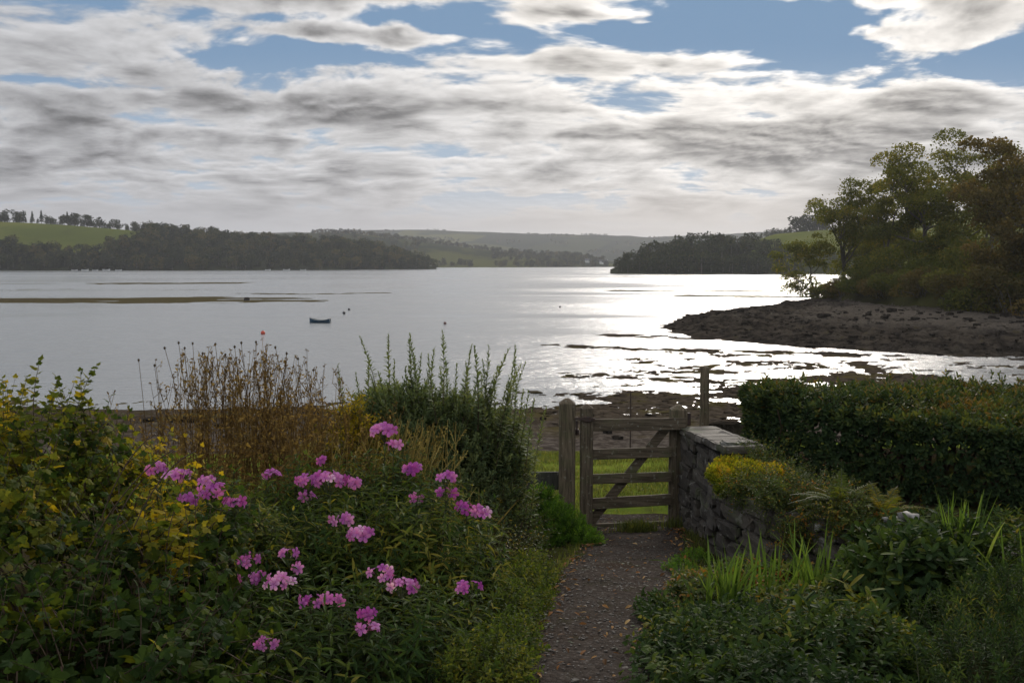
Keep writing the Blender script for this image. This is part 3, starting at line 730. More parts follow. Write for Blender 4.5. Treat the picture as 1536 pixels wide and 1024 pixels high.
# straw-coloured montbretia seed stalks
def straw(rect, n, seed, label):
    r = np.random.RandomState(seed); m = MB(); x0, x1, d0, d1, t0, t1 = rect
    for i in range(n):
        d = r.uniform(d0, d1); px = r.uniform(x0, x1); top = at(px, r.uniform(t0, t1), d)
        bx = top[0] - .12 + r.randn() * .12; b = np.array([bx, d, gz(bx, d)]); lean = np.array([r.uniform(-.04, .14), r.randn() * .05, 0])
        t = np.linspace(0, 1, 8)[:, None]; c = b + (top - b) * t + lean * (t ** 3 - t) ; ti = r.uniform(.1, .9)
        m.tube(c, .0035 * np.linspace(1, .45, 8), 4, 0, ti)
        for k in range(r.randint(2, 4)):
            s0 = c[6 - k] ; dr = norm(np.array([r.uniform(-.7, .9), r.randn() * .5, 1])); e = s0 + dr * r.uniform(.08, .17)
            m.tube([s0, (s0 + e) / 2 + np.array([0, 0, -.008]), e], [.0025, .002, .0015], 3, 0, ti)
            q = np.linspace(.25, 1, 7)[:, None]; P = s0 + (e - s0) * q
            m.scatter(SIMPLE, P, frames_LN(np.tile(dr, (7, 1)) + r.randn(7, 3) * .6, r.randn(7, 3)), .022, ti + r.randn(7) * .1)
        kk = 5; P = c[r.randint(0, 3, kk)]
        bl = norm(np.stack([r.randn(kk) * .5, r.randn(kk) * .4, np.full(kk, 1.)], -1))
        m.scatter(LANCE, P, frames_LN(bl, r.randn(kk, 3)), np.stack([np.full(kk, .06), r.uniform(.25, .5, kk), np.full(kk, .15)], -1), ti - .1)
    bp = np.array([((x0 + x1) / 2 - 768) / F * d0, d0, 0]); bp[2] = gz(bp[0], bp[1])
    return tag(m.build('straw_stalks', M['straw'], loc=bp), label, 'dry plant', 'dead perennials standing behind the phlox')
straw((590, 690, 6.0, 6.7, 620, 700), 60, 33, 'straw coloured dead seed stalks leaning right between the top phlox head and the evergreen')
straw((430, 570, 5.8, 6.5, 645, 720), 45, 34, 'straw coloured dead stems behind the large cluster of phlox heads')

# phlox foliage: leafy stems forming the bed
ph_sh = [shoot_T(20, .5, LANCE, .105, 'opposite', (78, 50), (.75, 1, .6), .0035, 90 + s, .14, .18, start=.12, droop=.25) for s in range(6)]
def ph_bed(label, blobs, n, seed, tint=(.38, .18), scale=(.6, 1.), fn=None):
    mf, ms = MB(), MB(); bush(mf, ph_sh, blobs, n, seed, scale, 1.1, .35, tint, .2, -.3, fn, .8); stems_into(ms, base_of(blobs), blobs, 30, seed + 1, .004)
    return split_build(mf, ms, 'phlox_clump', label, 'phlox', base_of(blobs), [M['green_stem'], M['phlox_leaf']], M['green_stem'], 'leafy phlox clumps')
ph_bed('dark leafy phlox clump with narrow leaves, lowest in the bed below the single flower heads', [B(430, 1000, 3.8, .5, .4, .26), B(560, 985, 4.0, .4, .4, .28), B(660, 985, 4.3, .32, .4, .28)], 330, 101, (.36, .18))
ph_bed('leafy phlox clump carrying the heads beside the yellowing vine shrub', [B(370, 880, 4.7, .34, .4, .36), B(340, 820, 5.2, .4, .4, .36)], 300, 103, (.44, .2))
ph_bed('broad leafy phlox clump under the large middle cluster of pink heads', [B(500, 860, 4.9, .42, .4, .36), B(470, 790, 5.6, .45, .4, .36)], 300, 105, (.46, .2))
ph_bed('yellowish green phlox clump beside the path with a few pale leaves', [B(620, 850, 5.1, .4, .4, .42), B(690, 880, 5.2, .28, .4, .36), B(720, 950, 5.0, .22, .35, .25)], 400, 107, (.62, .22))
ph_bed('upper phlox clump below the tallest two tiered pink head', [B(580, 760, 5.9, .38, .35, .3), B(660, 800, 5.8, .3, .3, .3)], 240, 109, (.46, .2))

# low green edging by the path
eg_sh = [shoot_T(14, .12, OVATE, .03, 'spiral', (80, 40), (.8, 1, .7), .0015, 110 + s, .18) for s in range(3)]
eb = [BG(770, 960, 4.8, .14, .4, .18), BG(765, 1010, 4.2, .14, .3, .16), BG(785, 925, 5.4, .15, .4, .22), BG(800, 895, 6.0, .14, .4, .2), BG(730, 1040, 3.8, .2, .3, .2)]
mf = MB(); bush(mf, eg_sh, eb, 1300, 18, (.7, 1.2), .6, .4, (.5, .22))
split_build(mf, None, 'edging_plant', 'low yellow green edging plant creeping onto the left side of the gravel path', 'plant', base_of(eb), [M['green_stem'], M['edging']], None)

# phlox flower stems
PET = MB()
for k in range(5):
    a = k * 2 * math.pi / 5; c, s = math.cos(a), math.sin(a)
    pts = [(.10, -.07, -.02), (.10, .07, -.02), (.55, .33, .05), (.92, .26, .0), (1.02, 0, -.05), (.92, -.26, 0), (.55, -.33, .05), (.55, 0, .08)]
    PET.add([(x * c - y * s, x * s + y * c, z + .015 * k) for x, y, z in pts], [(0, 1, 7), (1, 2, 7), (2, 3, 7), (3, 4, 7), (4, 5, 7), (5, 6, 7), (6, 0, 7)], 0, [-.25, -.25, .0, .1, .1, .1, 0, 0])
PET.tube([(0, 0, -.75), (0, 0, -.02)], [.05, .09], 5, 0, -.2)
FLOWER = PET.tmpl()
def flower_head(n, rad, seed, fl=.033):
    r = np.random.RandomState(seed); m = MB(); n = max(4, int(n * .8))
    d = norm(np.stack([r.randn(n), r.randn(n) , np.abs(r.randn(n)) * .9 + .05], -1)); 
    for it in range(12):   # spread the flowers over the dome
        for i in range(n):
            v = d[i] - d; q = (v ** 2).sum(1) + 1e-3; d[i] += .03 * (v / q[:, None] ** 1.5).sum(0) / n; d[i, 2] = max(d[i, 2], -.15); d[i] = norm(d[i])
    n = len(d); P = d * np.array([rad * 1.32, rad * 1.1, rad * .7]) * r.uniform(.75, 1.05, (n, 1))
    m.scatter(FLOWER, P, frames_axis(norm(d * .8 + np.array([0, -.75, .12]) + r.randn(n, 3) * .28), r.rand(n) * 6.28), fl * r.uniform(.72, 1.1, n), .42 + .14 * r.randn() + r.randn(n) * .17)
    st = MB()
    for p in P: st.tube([(0, 0, -rad * 1.3), p * .5 + np.array([0, 0, -rad * .4]), p - norm(p) * .012], [.002, .0015, .001], 3)
    for k in range(7):
        p = r.randn(3) * rad * .8; p[2] = -abs(p[2]) * .5
        st.scatter(SIMPLE, p, frames_LN(norm(p)[None] + np.array([[0, 0, .6]]), r.randn(1, 3)), .016, .3)
    return m, st
HEADS = [  # px, py, distance, flowers, head radius, label
 (577, 646, 5.7, 13, .062, 'tallest pink phlox head, in front of the straw coloured stalks'),
 (590, 668, 5.65, 7, .036, 'small phlox head hanging just under the tallest pink head'),
 (618, 705, 5.5, 10, .046, 'single round phlox head directly right of the straw stalks'),
 (668, 718, 5.4, 9, .048, 'upper of two pink phlox heads in front of the dark evergreen'),
 (669, 741, 5.35, 8, .042, 'lower of two pink phlox heads in front of the dark evergreen'),
 (700, 762, 5.3, 8, .045, 'phlox head leaning toward the path, just left of its drooping neighbour'),
 (720, 768, 5.25, 7, .038, 'rightmost drooping phlox head above the path side'),
 (493, 722, 5.5, 20, .080, 'largest pink phlox cluster in the middle of the bed'),
 (462, 722, 5.5, 12, .055, 'phlox head touching the left side of the largest cluster'),
 (462, 744, 5.4, 6, .032, 'small low phlox head below the left edge of the largest cluster'),
 (533, 725, 5.5, 5, .030, 'small phlox head just right of the largest cluster'),
 (626, 748, 5.4, 5, .026, 'tiny phlox head below the single round head beside the straw stalks'),
 (485, 691, 5.7, 4, .024, 'tiny phlox tip above the largest cluster'),
 (409, 713, 5.6, 7, .040, 'lone phlox head between the magenta cluster and the largest cluster'),
 (268, 716, 5.1, 12, .056, 'pale phlox head right beside the yellow vine leaves'),
 (232, 704, 5.2, 8, .044, 'leftmost phlox head, in front of the brown stalks'),
 (284, 751, 5.0, 9, .044, 'pale pink phlox head low between the vine leaves and the magenta cluster'),
 (323, 738, 5.0, 16, .062, 'deep magenta phlox cluster, darkest of all the heads'),
 (352, 757, 5.0, 9, .048, 'pink phlox head touching the magenta cluster on its right'),
 (309, 722, 5.1, 4, .026, 'small phlox head above the magenta cluster'),
 (341, 799, 4.8, 6, .036, 'flat small phlox head alone below the magenta cluster'),
 (512, 781, 5.1, 9, .048, 'upper pink phlox head below the largest cluster'),
 (541, 802, 5.0, 13, .056, 'lower pink phlox head below and right of the largest cluster'),
 (374, 842, 4.4, 8, .046, 'phlox head above the pair of close heads near the vine shrub'),
 (376, 866, 4.35, 7, .040, 'pale phlox head just below another at the vine shrub edge'),
 (433, 833, 4.5, 7, .042, 'thin open phlox head with narrow petals standing alone'),
 (448, 853, 4.5, 4, .024, 'little phlox side head under the thin open one'),
 (418, 876, 4.3, 14, .060, 'broad phlox head low in the left half of the bed'),
 (468, 904, 4.2, 10, .052, 'left of two joined phlox heads low in the middle of the bed'),
 (502, 900, 4.2, 8, .046, 'right of two joined phlox heads low in the middle of the bed'),
 (570, 862, 4.5, 10, .054, 'left of the pair of full phlox heads low in the middle right'),
 (602, 879, 4.45, 14, .058, 'right of the pair of full phlox heads low in the middle right'),
 (705, 882, 4.7, 11, .052, 'phlox head alone nearest the path edge'),
 (549, 921, 4.1, 4, .034, 'small open phlox head above the lowest right head'),
 (551, 945, 4.1, 9, .042, 'lowest right phlox head among the dark leaves'),
 (398, 966, 3.8, 8, .034, 'lowest phlox head of the bed, deep pink among dark leaves'),
]
for i, (px, py, d, n, rad, lab) in enumerate(HEADS):
    r = np.random.RandomState(400 + i); d = d - (.32 if py > 770 else .6 if px < 380 else .2); rad *= d / (d + .25); p = at(px, py, d)
    b = np.array([p[0] + r.randn() * .05, d + r.uniform(.05, .25), 0]); b[2] = gz(b[0], b[1])
    e = empty('flowering_phlox', b, lab, 'phlox', 'flowering phlox stems in the left bed')
    m, st = flower_head(n, rad * .9, 500 + i, .0061 * d)
    fo = m.build('flower_head', M['petal'], e); fo.location = [float(v) for v in (p - b)]
    if 'deep magenta' in lab: fo['label'] = 'deep magenta flower head'
    ms = MB(); top = p - b - np.array([0, 0, rad]); t = np.linspace(0, 1, 6)[:, None]
    ms.tube(top * t + np.array([0, .03, 0]) * t * (1 - t), .004 * np.linspace(1, .6, 6), 5)
    ms.scatter(st.tmpl(), [p - b], EYE3); ms.build('stem', M['green_stem'], e)
    ml = MB(); H = top[2]; k = int(4 + H * 12) * 2; q = np.repeat(np.linspace(.15, .97, k // 2), 2)[:, None]
    P = top * q; ph = np.tile([0, math.pi], k // 2) + np.repeat(np.arange(k // 2) * 1.57, 2) + r.rand() * 6; th = np.radians(72 + r.randn(k) * 12)
    L = np.stack([np.sin(th) * np.cos(ph), np.sin(th) * np.sin(ph), np.cos(th) - .15], -1); Nn = np.stack([-.3 * np.cos(ph), -.3 * np.sin(ph), np.full(k, 1.)], -1)
    ml.scatter(LANCE, P, frames_LN(L, Nn), r.uniform(.07, .115, k), .45 + r.randn(k) * .15)
    ml.build('leaves', M['phlox_leaf'], e)
# ------------------------------------------------------------------ gate, posts, fence, wall
def board(m, p0, p1, w, t, bev=.006, seed=0):
    """plank from p0 to p1, width w (vertical-ish), thickness t (along y)"""
    p0, p1 = np.array(p0, float), np.array(p1, float); L = np.linalg.norm(p1 - p0)
    T = box_T(L, t, w, bev, 2, 0); x = (p1 - p0) / L; y = np.array([0, 1., 0]) - x * x[1]; y /= np.linalg.norm(y); z = np.cross(x, y)
    m.scatter(T, (p0 + p1) / 2, np.stack([x, y, z], -1)[None])
def square_post(m, half, z0, z1, cap, ch=.012, flare=0.):
    def ring(h, z):
        c = min(ch, h * .4); p = [(h, h - c), (h - c, h), (-h + c, h), (-h, h - c), (-h, -h + c), (-h + c, -h), (h - c, -h), (h, -h + c)]
        return np.array([(a, b, z) for a, b in p])
    loft(m, [ring(half, z0), ring(half, z0 + (z1 - z0) * .5), ring(half, z1), ring(half * .98, z1 + .006), ring(half * .45, z1 + cap * .75), ring(half * .2, z1 + cap)])
GD = 9.2
gzv = gz(1.1, GD)
# left gate post
p = at(850, 794, 9.12); b = np.array([p[0], 9.12, gz(p[0], 9.12) - .05]); tz = at(850, 603, 9.12)[2] - b[2]
e = empty('gate_post', b, 'taller square timber gate post with a pointed top, left of the gate', 'gate post', 'gate posts')
m = MB(); square_post(m, .073, 0, tz - .012, .05); m.build('post', M['postwood'], e)
m = MB(); T = box_T(.035, .12, .05, .006); m.scatter(T, [(.088, -.01, tz - .27)], EYE3); T = box_T(.02, .02, .14, .004); m.scatter(T, [(.085, -.06, tz - .23)], EYE3); m.build('latch_keep', M['iron'], e)
# right gate post
p = at(1015, 806, 9.22); b = np.array([p[0], 9.22, gz(p[0], 9.22) - .05]); tz2 = at(1015, 612, 9.22)[2] - b[2]
e2 = empty('gate_post', b, 'dark timber gate post with a blunt top against the stone wall, right of the gate', 'gate post', 'gate posts')
m = MB(); square_post(m, .075, 0, tz2 - .015, .05); m.build('post', M['postwood'], e2)
for hzz in (tz2 - .1, .25): m = MB(); m.scatter(box_T(.05, .03, .12, .006), [(.088, -.02, hzz)], EYE3); m.build('hinge', M['iron'], e2)
# gate
px0 = at(879, 794, 9.1); gb = np.array([px0[0], 9.1, gz(px0[0], 9.1)])
ge = empty('garden_gate', gb, 'weathered five bar timber garden gate with a diagonal brace, closed across the gravel path', 'gate')
L0 = at(889, 640, 9.1)[0] - gb[0]; R0 = at(1005, 640, 9.1)[0] - gb[0]; R1 = at(1028, 630, 9.1)[0] - gb[0]
zz = lambda px, py: at(px, py, 9.1)[2] - gb[2]
m = MB(); square_post(m, .058, max(.03, zz(880, 799)), zz(880, 612), .04); m.build('stile', M['gatewood'], ge)
rails = [(637, 634, 18), (681, 677, 16), (718, 714, 15), (755, 748, 17), (793, 788, 17)]
for i, (ya, yb_, h) in enumerate(rails):
    m = MB(); x1 = R1 if i == 0 else R0 + .02
    board(m, (L0 - .02, -.012, zz(890, ya)), (x1, -.05 if i == 0 else -.012, zz(1005, yb_)), h / F * 9.1, .034); m.build('rail', M['railwood'], ge)
m = MB(); board(m, (L0 - .01, .028, zz(890, 783)), (zz(0, 0) * 0 + at(1000, 642, 9.1)[0] - gb[0], .028, zz(1000, 642)), .085, .028); m.build('brace', M['railwood'], ge)
m = MB(); board(m, (R0 + .035, .03, zz(1010, 795)), (R0 + .036, .03, zz(1010, 640)), .07, .03); m.build('hinge_stile', M['gatewood'], ge)
m = MB(); board(m, (-.115, -.068, zz(865, 626)), (.07, -.068, zz(890, 627)), .026, .014, .003); T = box_T(.07, .02, .05, .004); m.scatter(T, [(0, -.066, zz(880, 627))], EYE3); m.build('latch', M['iron'], ge)
# board fence on the left
p = at(745, 724, 9.2); q = at(840, 724, 9.14)
b = np.array([p[0], 9.2, gz(p[0], 9.2)])
fe = empty('board_fence', b, 'short dark board fence left of the tall gate post, half hidden by the shrubs', 'fence')
m = MB(); board(m, (p[0] - .9 - b[0], .04, p[2] - b[2]), (q[0] - b[0], .04, q[2] - b[2]), .17, .04); m.build('board', M['darkwood'], fe)
m = MB(); board(m, (p[0] - .9 - b[0], .04, p[2] - b[2] - .28), (q[0] - b[0], .04, q[2] - b[2] - .28), .14, .04); m.build('board', M['darkwood'], fe)
m = MB(); square_post(m, .05, -.05, .75, .02); o = m.build('post', M['darkwood'], fe); o.location = (-.6, .11, 0)
# round stake behind the wall
p = at(1056, 640, 9.9); b = np.array([p[0], 9.9, gz(p[0], 9.9) - .1]); h = at(1056, 549, 9.9)[2] - b[2]
m = MB(); a = np.arange(16) * math.pi / 8; rr = .047
loft(m, [np.stack([np.cos(a) * q * (1 + .04 * np.sin(a * 3 + z * 4)), np.sin(a) * q, np.full(16, z)], -1) for z, q in [(0, rr * 1.05), (h * .5, rr), (h - .04, rr * .98), (h - .015, rr * .9), (h, rr * .55)]])
o = m.build('round_post', M['postwood'], smooth=False, loc=None); o.location = [float(v) for v in b]; tag(o, 'tall round timber post rising behind the stone wall', 'post')
# iron rod beyond the gate
p = at(945, 690, 14.2); b = np.array([p[0], 14.2, gz(p[0], 14.2) - .05]); h = at(945, 587, 14.2)[2] - b[2]
e = empty('iron_stake', b, 'thin rusty iron stake standing on the grass beyond the gate', 'stake')
m = MB(); m.tube([(0, 0, 0), (.004, 0, h * .5), (0, 0, h)], .011, 6, cap=True); m.build('rod', M['iron'], e)
m = MB(); m.tube([(-.055, 0, h - .012), (.03, 0, h)], .009, 5, cap=True); m.build('top_bar', M['iron'], e)

# rubble stones
STN = []
for i in range(14):
    T = box_T(1, 1, 1, .10, 2, .09, i, 1); r = np.random.RandomState(i)
    v = T['V']; T['V'] = v + .04 * np.stack([fbm(v[:, 1] * 2 + i, v[:, 2] * 2, 3, 2), fbm(v[:, 0] * 2 + i, v[:, 2] * 2, 3, 5), fbm(v[:, 0] * 2, v[:, 1] * 2 + i, 3, 8)], -1); STN.append(T)
def rubble(poly, thick, zb, zt, seed, name, label, copings=True, courses=(.07, .15)):
    """wall along poly (front face on the left of the walking direction is offset 0)"""
    r = np.random.RandomState(seed); P = np.array(poly, float); sg = np.linalg.norm(np.diff(P, axis=0), axis=1); S = np.concatenate([[0], np.cumsum(sg)])
    at_s = lambda s: np.array([np.interp(s, S, P[:, 0]), np.interp(s, S, P[:, 1])])
    def frame(s):
        t = norm(at_s(min(s + .12, S[-1])) - at_s(max(s - .12, 0))); return t, np.array([t[1], -t[0]])
    b = np.array([*at_s(S[-1] / 2), 0]); b[2] = zb(S[-1] / 2)
    e = empty(name, b, label, 'stone wall')
    mc = MB(); n = 40; ss = np.linspace(.03, S[-1] - .03, n); rings = []
    for s in ss:
        c = at_s(s); t, nn = frame(s); z0, z1 = zb(s) - .2, zt(s) - .05
        f, k = c - nn * (thick / 2 - .05), c + nn * (thick / 2 - .05)
        rings.append(np.array([(f[0], f[1], z0), (f[0], f[1], z1), (k[0], k[1], z1), (k[0], k[1], z0)]))
    loft(mc, rings); mc.build('core', M['mortar'], e, loc=b)
    ms = MB()
    def put(s, z, l, h, off, dep, ti, T=None):
        c = at_s(s); t, nn = frame(s); c = c + nn * off
        sl_ = (pb[2] - pa[2]) / 1.25 if T is not None else r.randn() * .05; T = STN[r.randint(14)] if T is None else T; x = np.array([t[0], t[1], sl_]); x /= np.linalg.norm(x); y = np.array([nn[0], nn[1], 0 if copings and h < .07 else r.randn() * .04]); y = y - x * (x @ y); y /= np.linalg.norm(y); zx = np.cross(x, y)
        ms.scatter(T, [(c[0], c[1], z)], np.stack([x, y, zx], -1)[None], np.array([[l, dep, h]]), ti)
    for side in (-1, 1):
        z = zb(0) - .25; zmax = max(zt(s) for s in ss); 
        while z < zmax:
            h = r.uniform(*courses); s = -r.uniform(0, .1)
            while s < S[-1]:
                l = r.uniform(.10, .36) * (1.25 if h > .11 else 1); sc = s + l / 2; s += l
                if sc > S[-1] + .02: break
                zc = z + h / 2 + r.randn() * .008
                if zc + h * .4 > zt(min(sc, S[-1])) or zc < zb(min(max(sc, 0), S[-1])) - .3: continue
                put(min(max(sc, .04), S[-1] - .04), zc, l * .97, h * .98, side * (thick / 2 - .06 + r.uniform(-.012, .02)), .13, r.uniform(.1, .85))
            z += h
    for s_end in (0, S[-1]):          # end faces
        z = zb(s_end) - .2
        while z < zt(s_end) - .06:
            h = r.uniform(.09, .17)
            for k in (-.25, .22): put(min(max(s_end, .05), S[-1] - .05), z + h / 2, .16, h * .97, thick * k, thick * .52, r.uniform(.15, .85))
            z += h
    ms.build('rubble_stones', M['stone'], e, smooth=False, loc=b)
    if copings:
        ms = MB(); s = 0; SL = [box_T(1, 1, 1, .06, 2, .025, 40 + i, 1) for i in range(5)]
        while s < S[-1]:
            l = r.uniform(.16, .3); put(min(s + l / 2, S[-1] - .03), zt(min(s + l / 2, S[-1])) - .02, l * .985, .062, r.randn() * .004, thick + .05, r.uniform(.6, .95), SL[r.randint(5)]); s += l
        ms.build('coping_stones', M['stone'], e, loc=b)
    return e
pa = at(1046, 645, 9.12); pb = at(1112, 672, 7.95)
rubble([(pa[0], 9.16), (pb[0], 7.95)], .30, lambda s: 4.5, lambda s: pa[2] + .02 + (pb[2] - pa[2]) * s / 1.25, 21, 'stone_wall', 'upright rubble wall with pale coping stones, standing against the right gate post')
WP = [(1.76, 8.0), (1.70, 7.75), (1.73, 7.42), (1.90, 6.95), (2.18, 6.4), (2.62, 5.92), (3.2, 5.6), (4.2, 5.35)]
rubble(WP, .28, lambda s: 4.55 + .14 * s, lambda s: np.interp(s, [0, .6, 2., 2.6, 5], [5.27, 5.30, 5.31, 5.36, 5.36]), 22, 'retaining_wall', 'low curved rubble retaining wall overgrown with yellow stonecrop and ferns', False)
# white lichen stones on the retaining wall
for px, py, d, s, lab in [(1227, 790, 6.37, (.05, .035, .05), 'single white lichen spotted stone, higher on the curved wall'), (1236, 810, 6.36, (.06, .04, .035), 'left of two small white stones low in the curved wall'), (1250, 808, 6.3, (.06, .04, .045), 'right of two small white stones low in the curved wall'),
                         (1345, 780, 5.98, (.12, .12, .022), 'long pale flat stone on top of the curved wall below the hedge'), (1362, 774, 5.95, (.09, .1, .04), 'pale flat stone on the wall top nearest the strap leaves')]:
    p = at(px, py, d); m = MB(); m.scatter(STN[int(px) % 14], [(0, 0, 0)], rotz(.5), np.array([s])); o = m.build('pale_stone', M['lichen'], smooth=True); o.location = [float(v) for v in p]; tag(o, lab, 'stone', 'pale stones on the curved wall')

# ------------------------------------------------------------------ hedge
hd_sh = [shoot_T(13, .15, ELLIP, .062, 'spiral', (88, 28), (.9, 1., .62), .0025, 130 + s, .10, tdir=.15) for s in range(6)]
r = np.random.RandomState(44); mf, ms = MB(), MB()
HX0, HX1, HY1, HZ0, HZ1 = 2.14, 6.9, 9.5, 4.95, 5.86
def hy0(x): return np.interp(x, [2.1, 2.5, 3.6, 5, 7], [8.55, 8.15, 6.95, 6.6, 6.5])
def rbox_pts(n):
    sx, sz = HX1 - HX0, HZ1 - HZ0
    areas = np.array([5.3 * sz, sx * 2.3, 1.1 * sz, sx * sz * .15]); k = r.multinomial(n, areas / areas.sum()); P, Nn = [], []
    for i, c in enumerate(k):
        a, b = r.rand(c), r.rand(c); x = HX0 + a * sx; f = hy0(x)
        if i == 0: p = np.stack([x, f, HZ0 + b * sz], -1); nn = 0
        elif i == 1: p = np.stack([x, f + b * (HY1 - f), np.full(c, HZ1)], -1)
        elif i == 2: p = np.stack([np.full(c, HX0), 8.55 + a * (HY1 - 8.55), HZ0 + b * sz], -1)
        else: p = np.stack([x, np.full(c, HY1), HZ0 + b * sz], -1)
        P.append(p)
    P = np.concatenate(P); f = hy0(P[:, 0])
    # round the arrises and let the surface billow
    C = np.stack([np.clip(P[:, 0], HX0 + .22, HX1), np.clip(P[:, 1], f + .25, HY1 - .22), np.clip(P[:, 2], HZ0, HZ1 - .16)], -1); v = P - C
    v[:, 0] -= np.where(v[:, 1] < -.05, .45 * np.abs(v[:, 1]) * (P[:, 0] < 4), 0); n2 = norm(v)
    rad = np.where(np.abs(n2[:, 2]) > .7, .16, .2)
    P = C + n2 * rad[:, None] + n2 * (.10 * fbm(P[:, 0] * 2.2 + P[:, 2], P[:, 1] * 2.2 + P[:, 2] * 2, 3, 12) - np.abs(r.randn(len(P))) * .05)[:, None]
    return P, n2
P, Nn = rbox_pts(8200)
A = norm(Nn + np.array([0, -.05, .45]) + r.randn(len(P), 3) * .35); S = r.uniform(.7, 1.25, len(P))
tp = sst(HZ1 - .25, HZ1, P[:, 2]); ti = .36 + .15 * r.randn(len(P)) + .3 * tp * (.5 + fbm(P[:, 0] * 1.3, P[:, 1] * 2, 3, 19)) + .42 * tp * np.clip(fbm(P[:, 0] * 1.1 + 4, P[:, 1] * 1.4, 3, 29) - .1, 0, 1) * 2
ch = r.randint(0, 6, len(P)); roll = r.rand(len(P)) * 6.28
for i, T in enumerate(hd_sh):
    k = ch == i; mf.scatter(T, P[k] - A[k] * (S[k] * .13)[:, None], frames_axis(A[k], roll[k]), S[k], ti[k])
k = 420; x2 = r.uniform(HX0 + .1, HX1, k); P2 = np.stack([x2, hy0(x2) + .15 + r.rand(k) * (HY1 - .3 - hy0(x2)), np.full(k, HZ1 - .04)], -1)
mf.scatter(hd_sh[0], P2, frames_axis(np.array([0, 0, 1.]) + r.randn(k, 3) * .25, r.rand(k) * 6), r.uniform(.5, 1.05, k), .66 + r.randn(k) * .16)
for i in range(160):
    x, y = r.uniform(HX0 + .1, HX1), r.uniform(8.7, HY1 - .25); y = hy0(x) + .25 + r.rand() * (HY1 - hy0(x) - .5); t = np.linspace(0, 1, 5)[:, None]; b0 = np.array([x, y, gz(x, y) - .05]); t1 = np.array([x + r.randn() * .2, y + r.randn() * .25, HZ1 - .12]); ms.tube(b0 + (t1 - b0) * t + r.randn(5, 3) * .02, [.014, .012, .01, .007, .004], 5)
hbp = np.array([4.4, 9.1, 5.15]); split_build(mf, ms, 'clipped_hedge', 'broad clipped evergreen hedge with glossy dark leaves behind the curved wall', 'hedge', hbp, [M['twig'], M['hedge']], M['twig'], None, 'foliage', 'branches')

# ------------------------------------------------------------------ plants on and below the wall
sc_sh = [shoot_T(16, .07, SIMPLE, .022, 'spiral', (85, 30), (.8, 1, .9), .0015, 150 + s, .15) for s in range(3)]
sb_ = [B(1100, 700, 7.75, .15, .22, .07), B(1080, 714, 7.5, .09, .16, .08), B(1130, 706, 7.5, .15, .2, .06), B(1085, 735, 7.35, .06, .08, .09), B(1160, 712, 7.3, .14, .2, .06)]
mf = MB(); bush(mf, sc_sh, sb_, 1500, 51, (.7, 1.3), .7, .4, (.36, .2), tint_fn=lambda P: .5 * sst(5.34, 5.44, P[:, 2]))
split_build(mf, None, 'stonecrop', 'yellow green stonecrop cushion on the near end of the curved wall', 'plant', base_of(sb_), [M['green_stem'], M['stonecrop']], None)
tr_sh = [shoot_T(18, .24, OVATE, .026, 'spiral', (80, 45), (.9, 1, .6), .0015, 160 + s, .2, .5, droop=.3) for s in range(4)]
def white_specks(m, P, n, r):
    k = r.randint(0, len(P), n); m.scatter(SIMPLE, P[k] + r.randn(n, 3) * .03, frames_LN(r.randn(n, 3), r.randn(n, 3)), .010)
def trailing(label, blobs, n, seed, tint, specks):
    mf, mw = MB(), MB(); r = np.random.RandomState(seed)
    P = bush(mf, tr_sh, blobs, n, seed, (.6, 1.15), .1, .5, tint, .14, -.8)
    white_specks(mw, P, specks, r); b = base_of(blobs)
    e = split_build(mf, None, 'trailing_plant', label, 'plant', b, [M['green_stem'], M['trail']], None, 'plants trailing over the curved wall')
    mw.build('tiny_flowers', M['seedhead'], e, loc=b)['kind'] = 'stuff'
trailing('dark green creeper hanging down the wall face under the stonecrop, speckled with tiny white flowers', [B(1115, 735, 7.15, .13, .11, .11), B(1165, 745, 6.75, .15, .11, .11)], 190, 53, (.42, .2), 90)
trailing('leafy creeper climbing between the end of the upright wall and the hedge', [B(1140, 690, 7.75, .13, .2, .13), B(1165, 720, 7.6, .16, .2, .12), B(1128, 712, 7.85, .08, .12, .1)], 260, 58, (.4, .2), 10)
trailing('green creeper over the wall top between the stonecrop and the ferns', [B(1180, 725, 7.1, .2, .3, .1), B(1235, 745, 6.75, .2, .25, .1)], 300, 55, (.5, .2), 30)
trailing('creeper with reddish leaves spilling over the wall around the white stones', [B(1200, 800, 6.5, .14, .1, .12), B(1275, 775, 6.25, .17, .14, .09)], 220, 57, (.55, .25), 50)

def fern(label, base, n, ln, seed, spread=(35, 88)):
    r = np.random.RandomState(seed); m = MB(); ms = MB()
    k0 = 34
    for i in range(n):
        az = r.rand() * 6.28; el = R(r.uniform(*spread)); L = ln * r.uniform(.7, 1.25); t = np.linspace(0, 1, k0)
        h = np.stack([np.sin(el) * t * L, 0 * t, np.cos(el) * t * L - .42 * L * t ** 2 * np.sin(el)], -1)
        c = np.stack([h[:, 0] * math.cos(az), h[:, 0] * math.sin(az), h[:, 2]], -1); ms.tube(c, .0016, 3)
        T_ = norm(np.gradient(c, axis=0)); side = norm(np.cross(T_, [0, 0, 1.])); up = np.cross(side, T_); w = np.interp(t, [0, .12, .3, .7, 1], [0, .6, 1, .6, .08]) * L * .2; ti = .55 + .2 * r.randn()
        for sg in (-1, 1):
            k = slice(3, k0); q = k0 - 3; m.scatter(LANCE, c[k], frames_LN(side[k] * sg + T_[k] * .55 + r.randn(q, 3) * .12, up[k] + r.randn(q, 3) * .2), np.stack([w[k] * .7, w[k] * r.uniform(.8, 1.1, q), w[k] * .8], -1), ti + .1 * r.randn(q))
    e = empty('fern', base, label, 'fern', 'ferns on the curved wall'); m.build('fronds', M['fern'], e); ms.build('stalks', M['green_stem'], e)
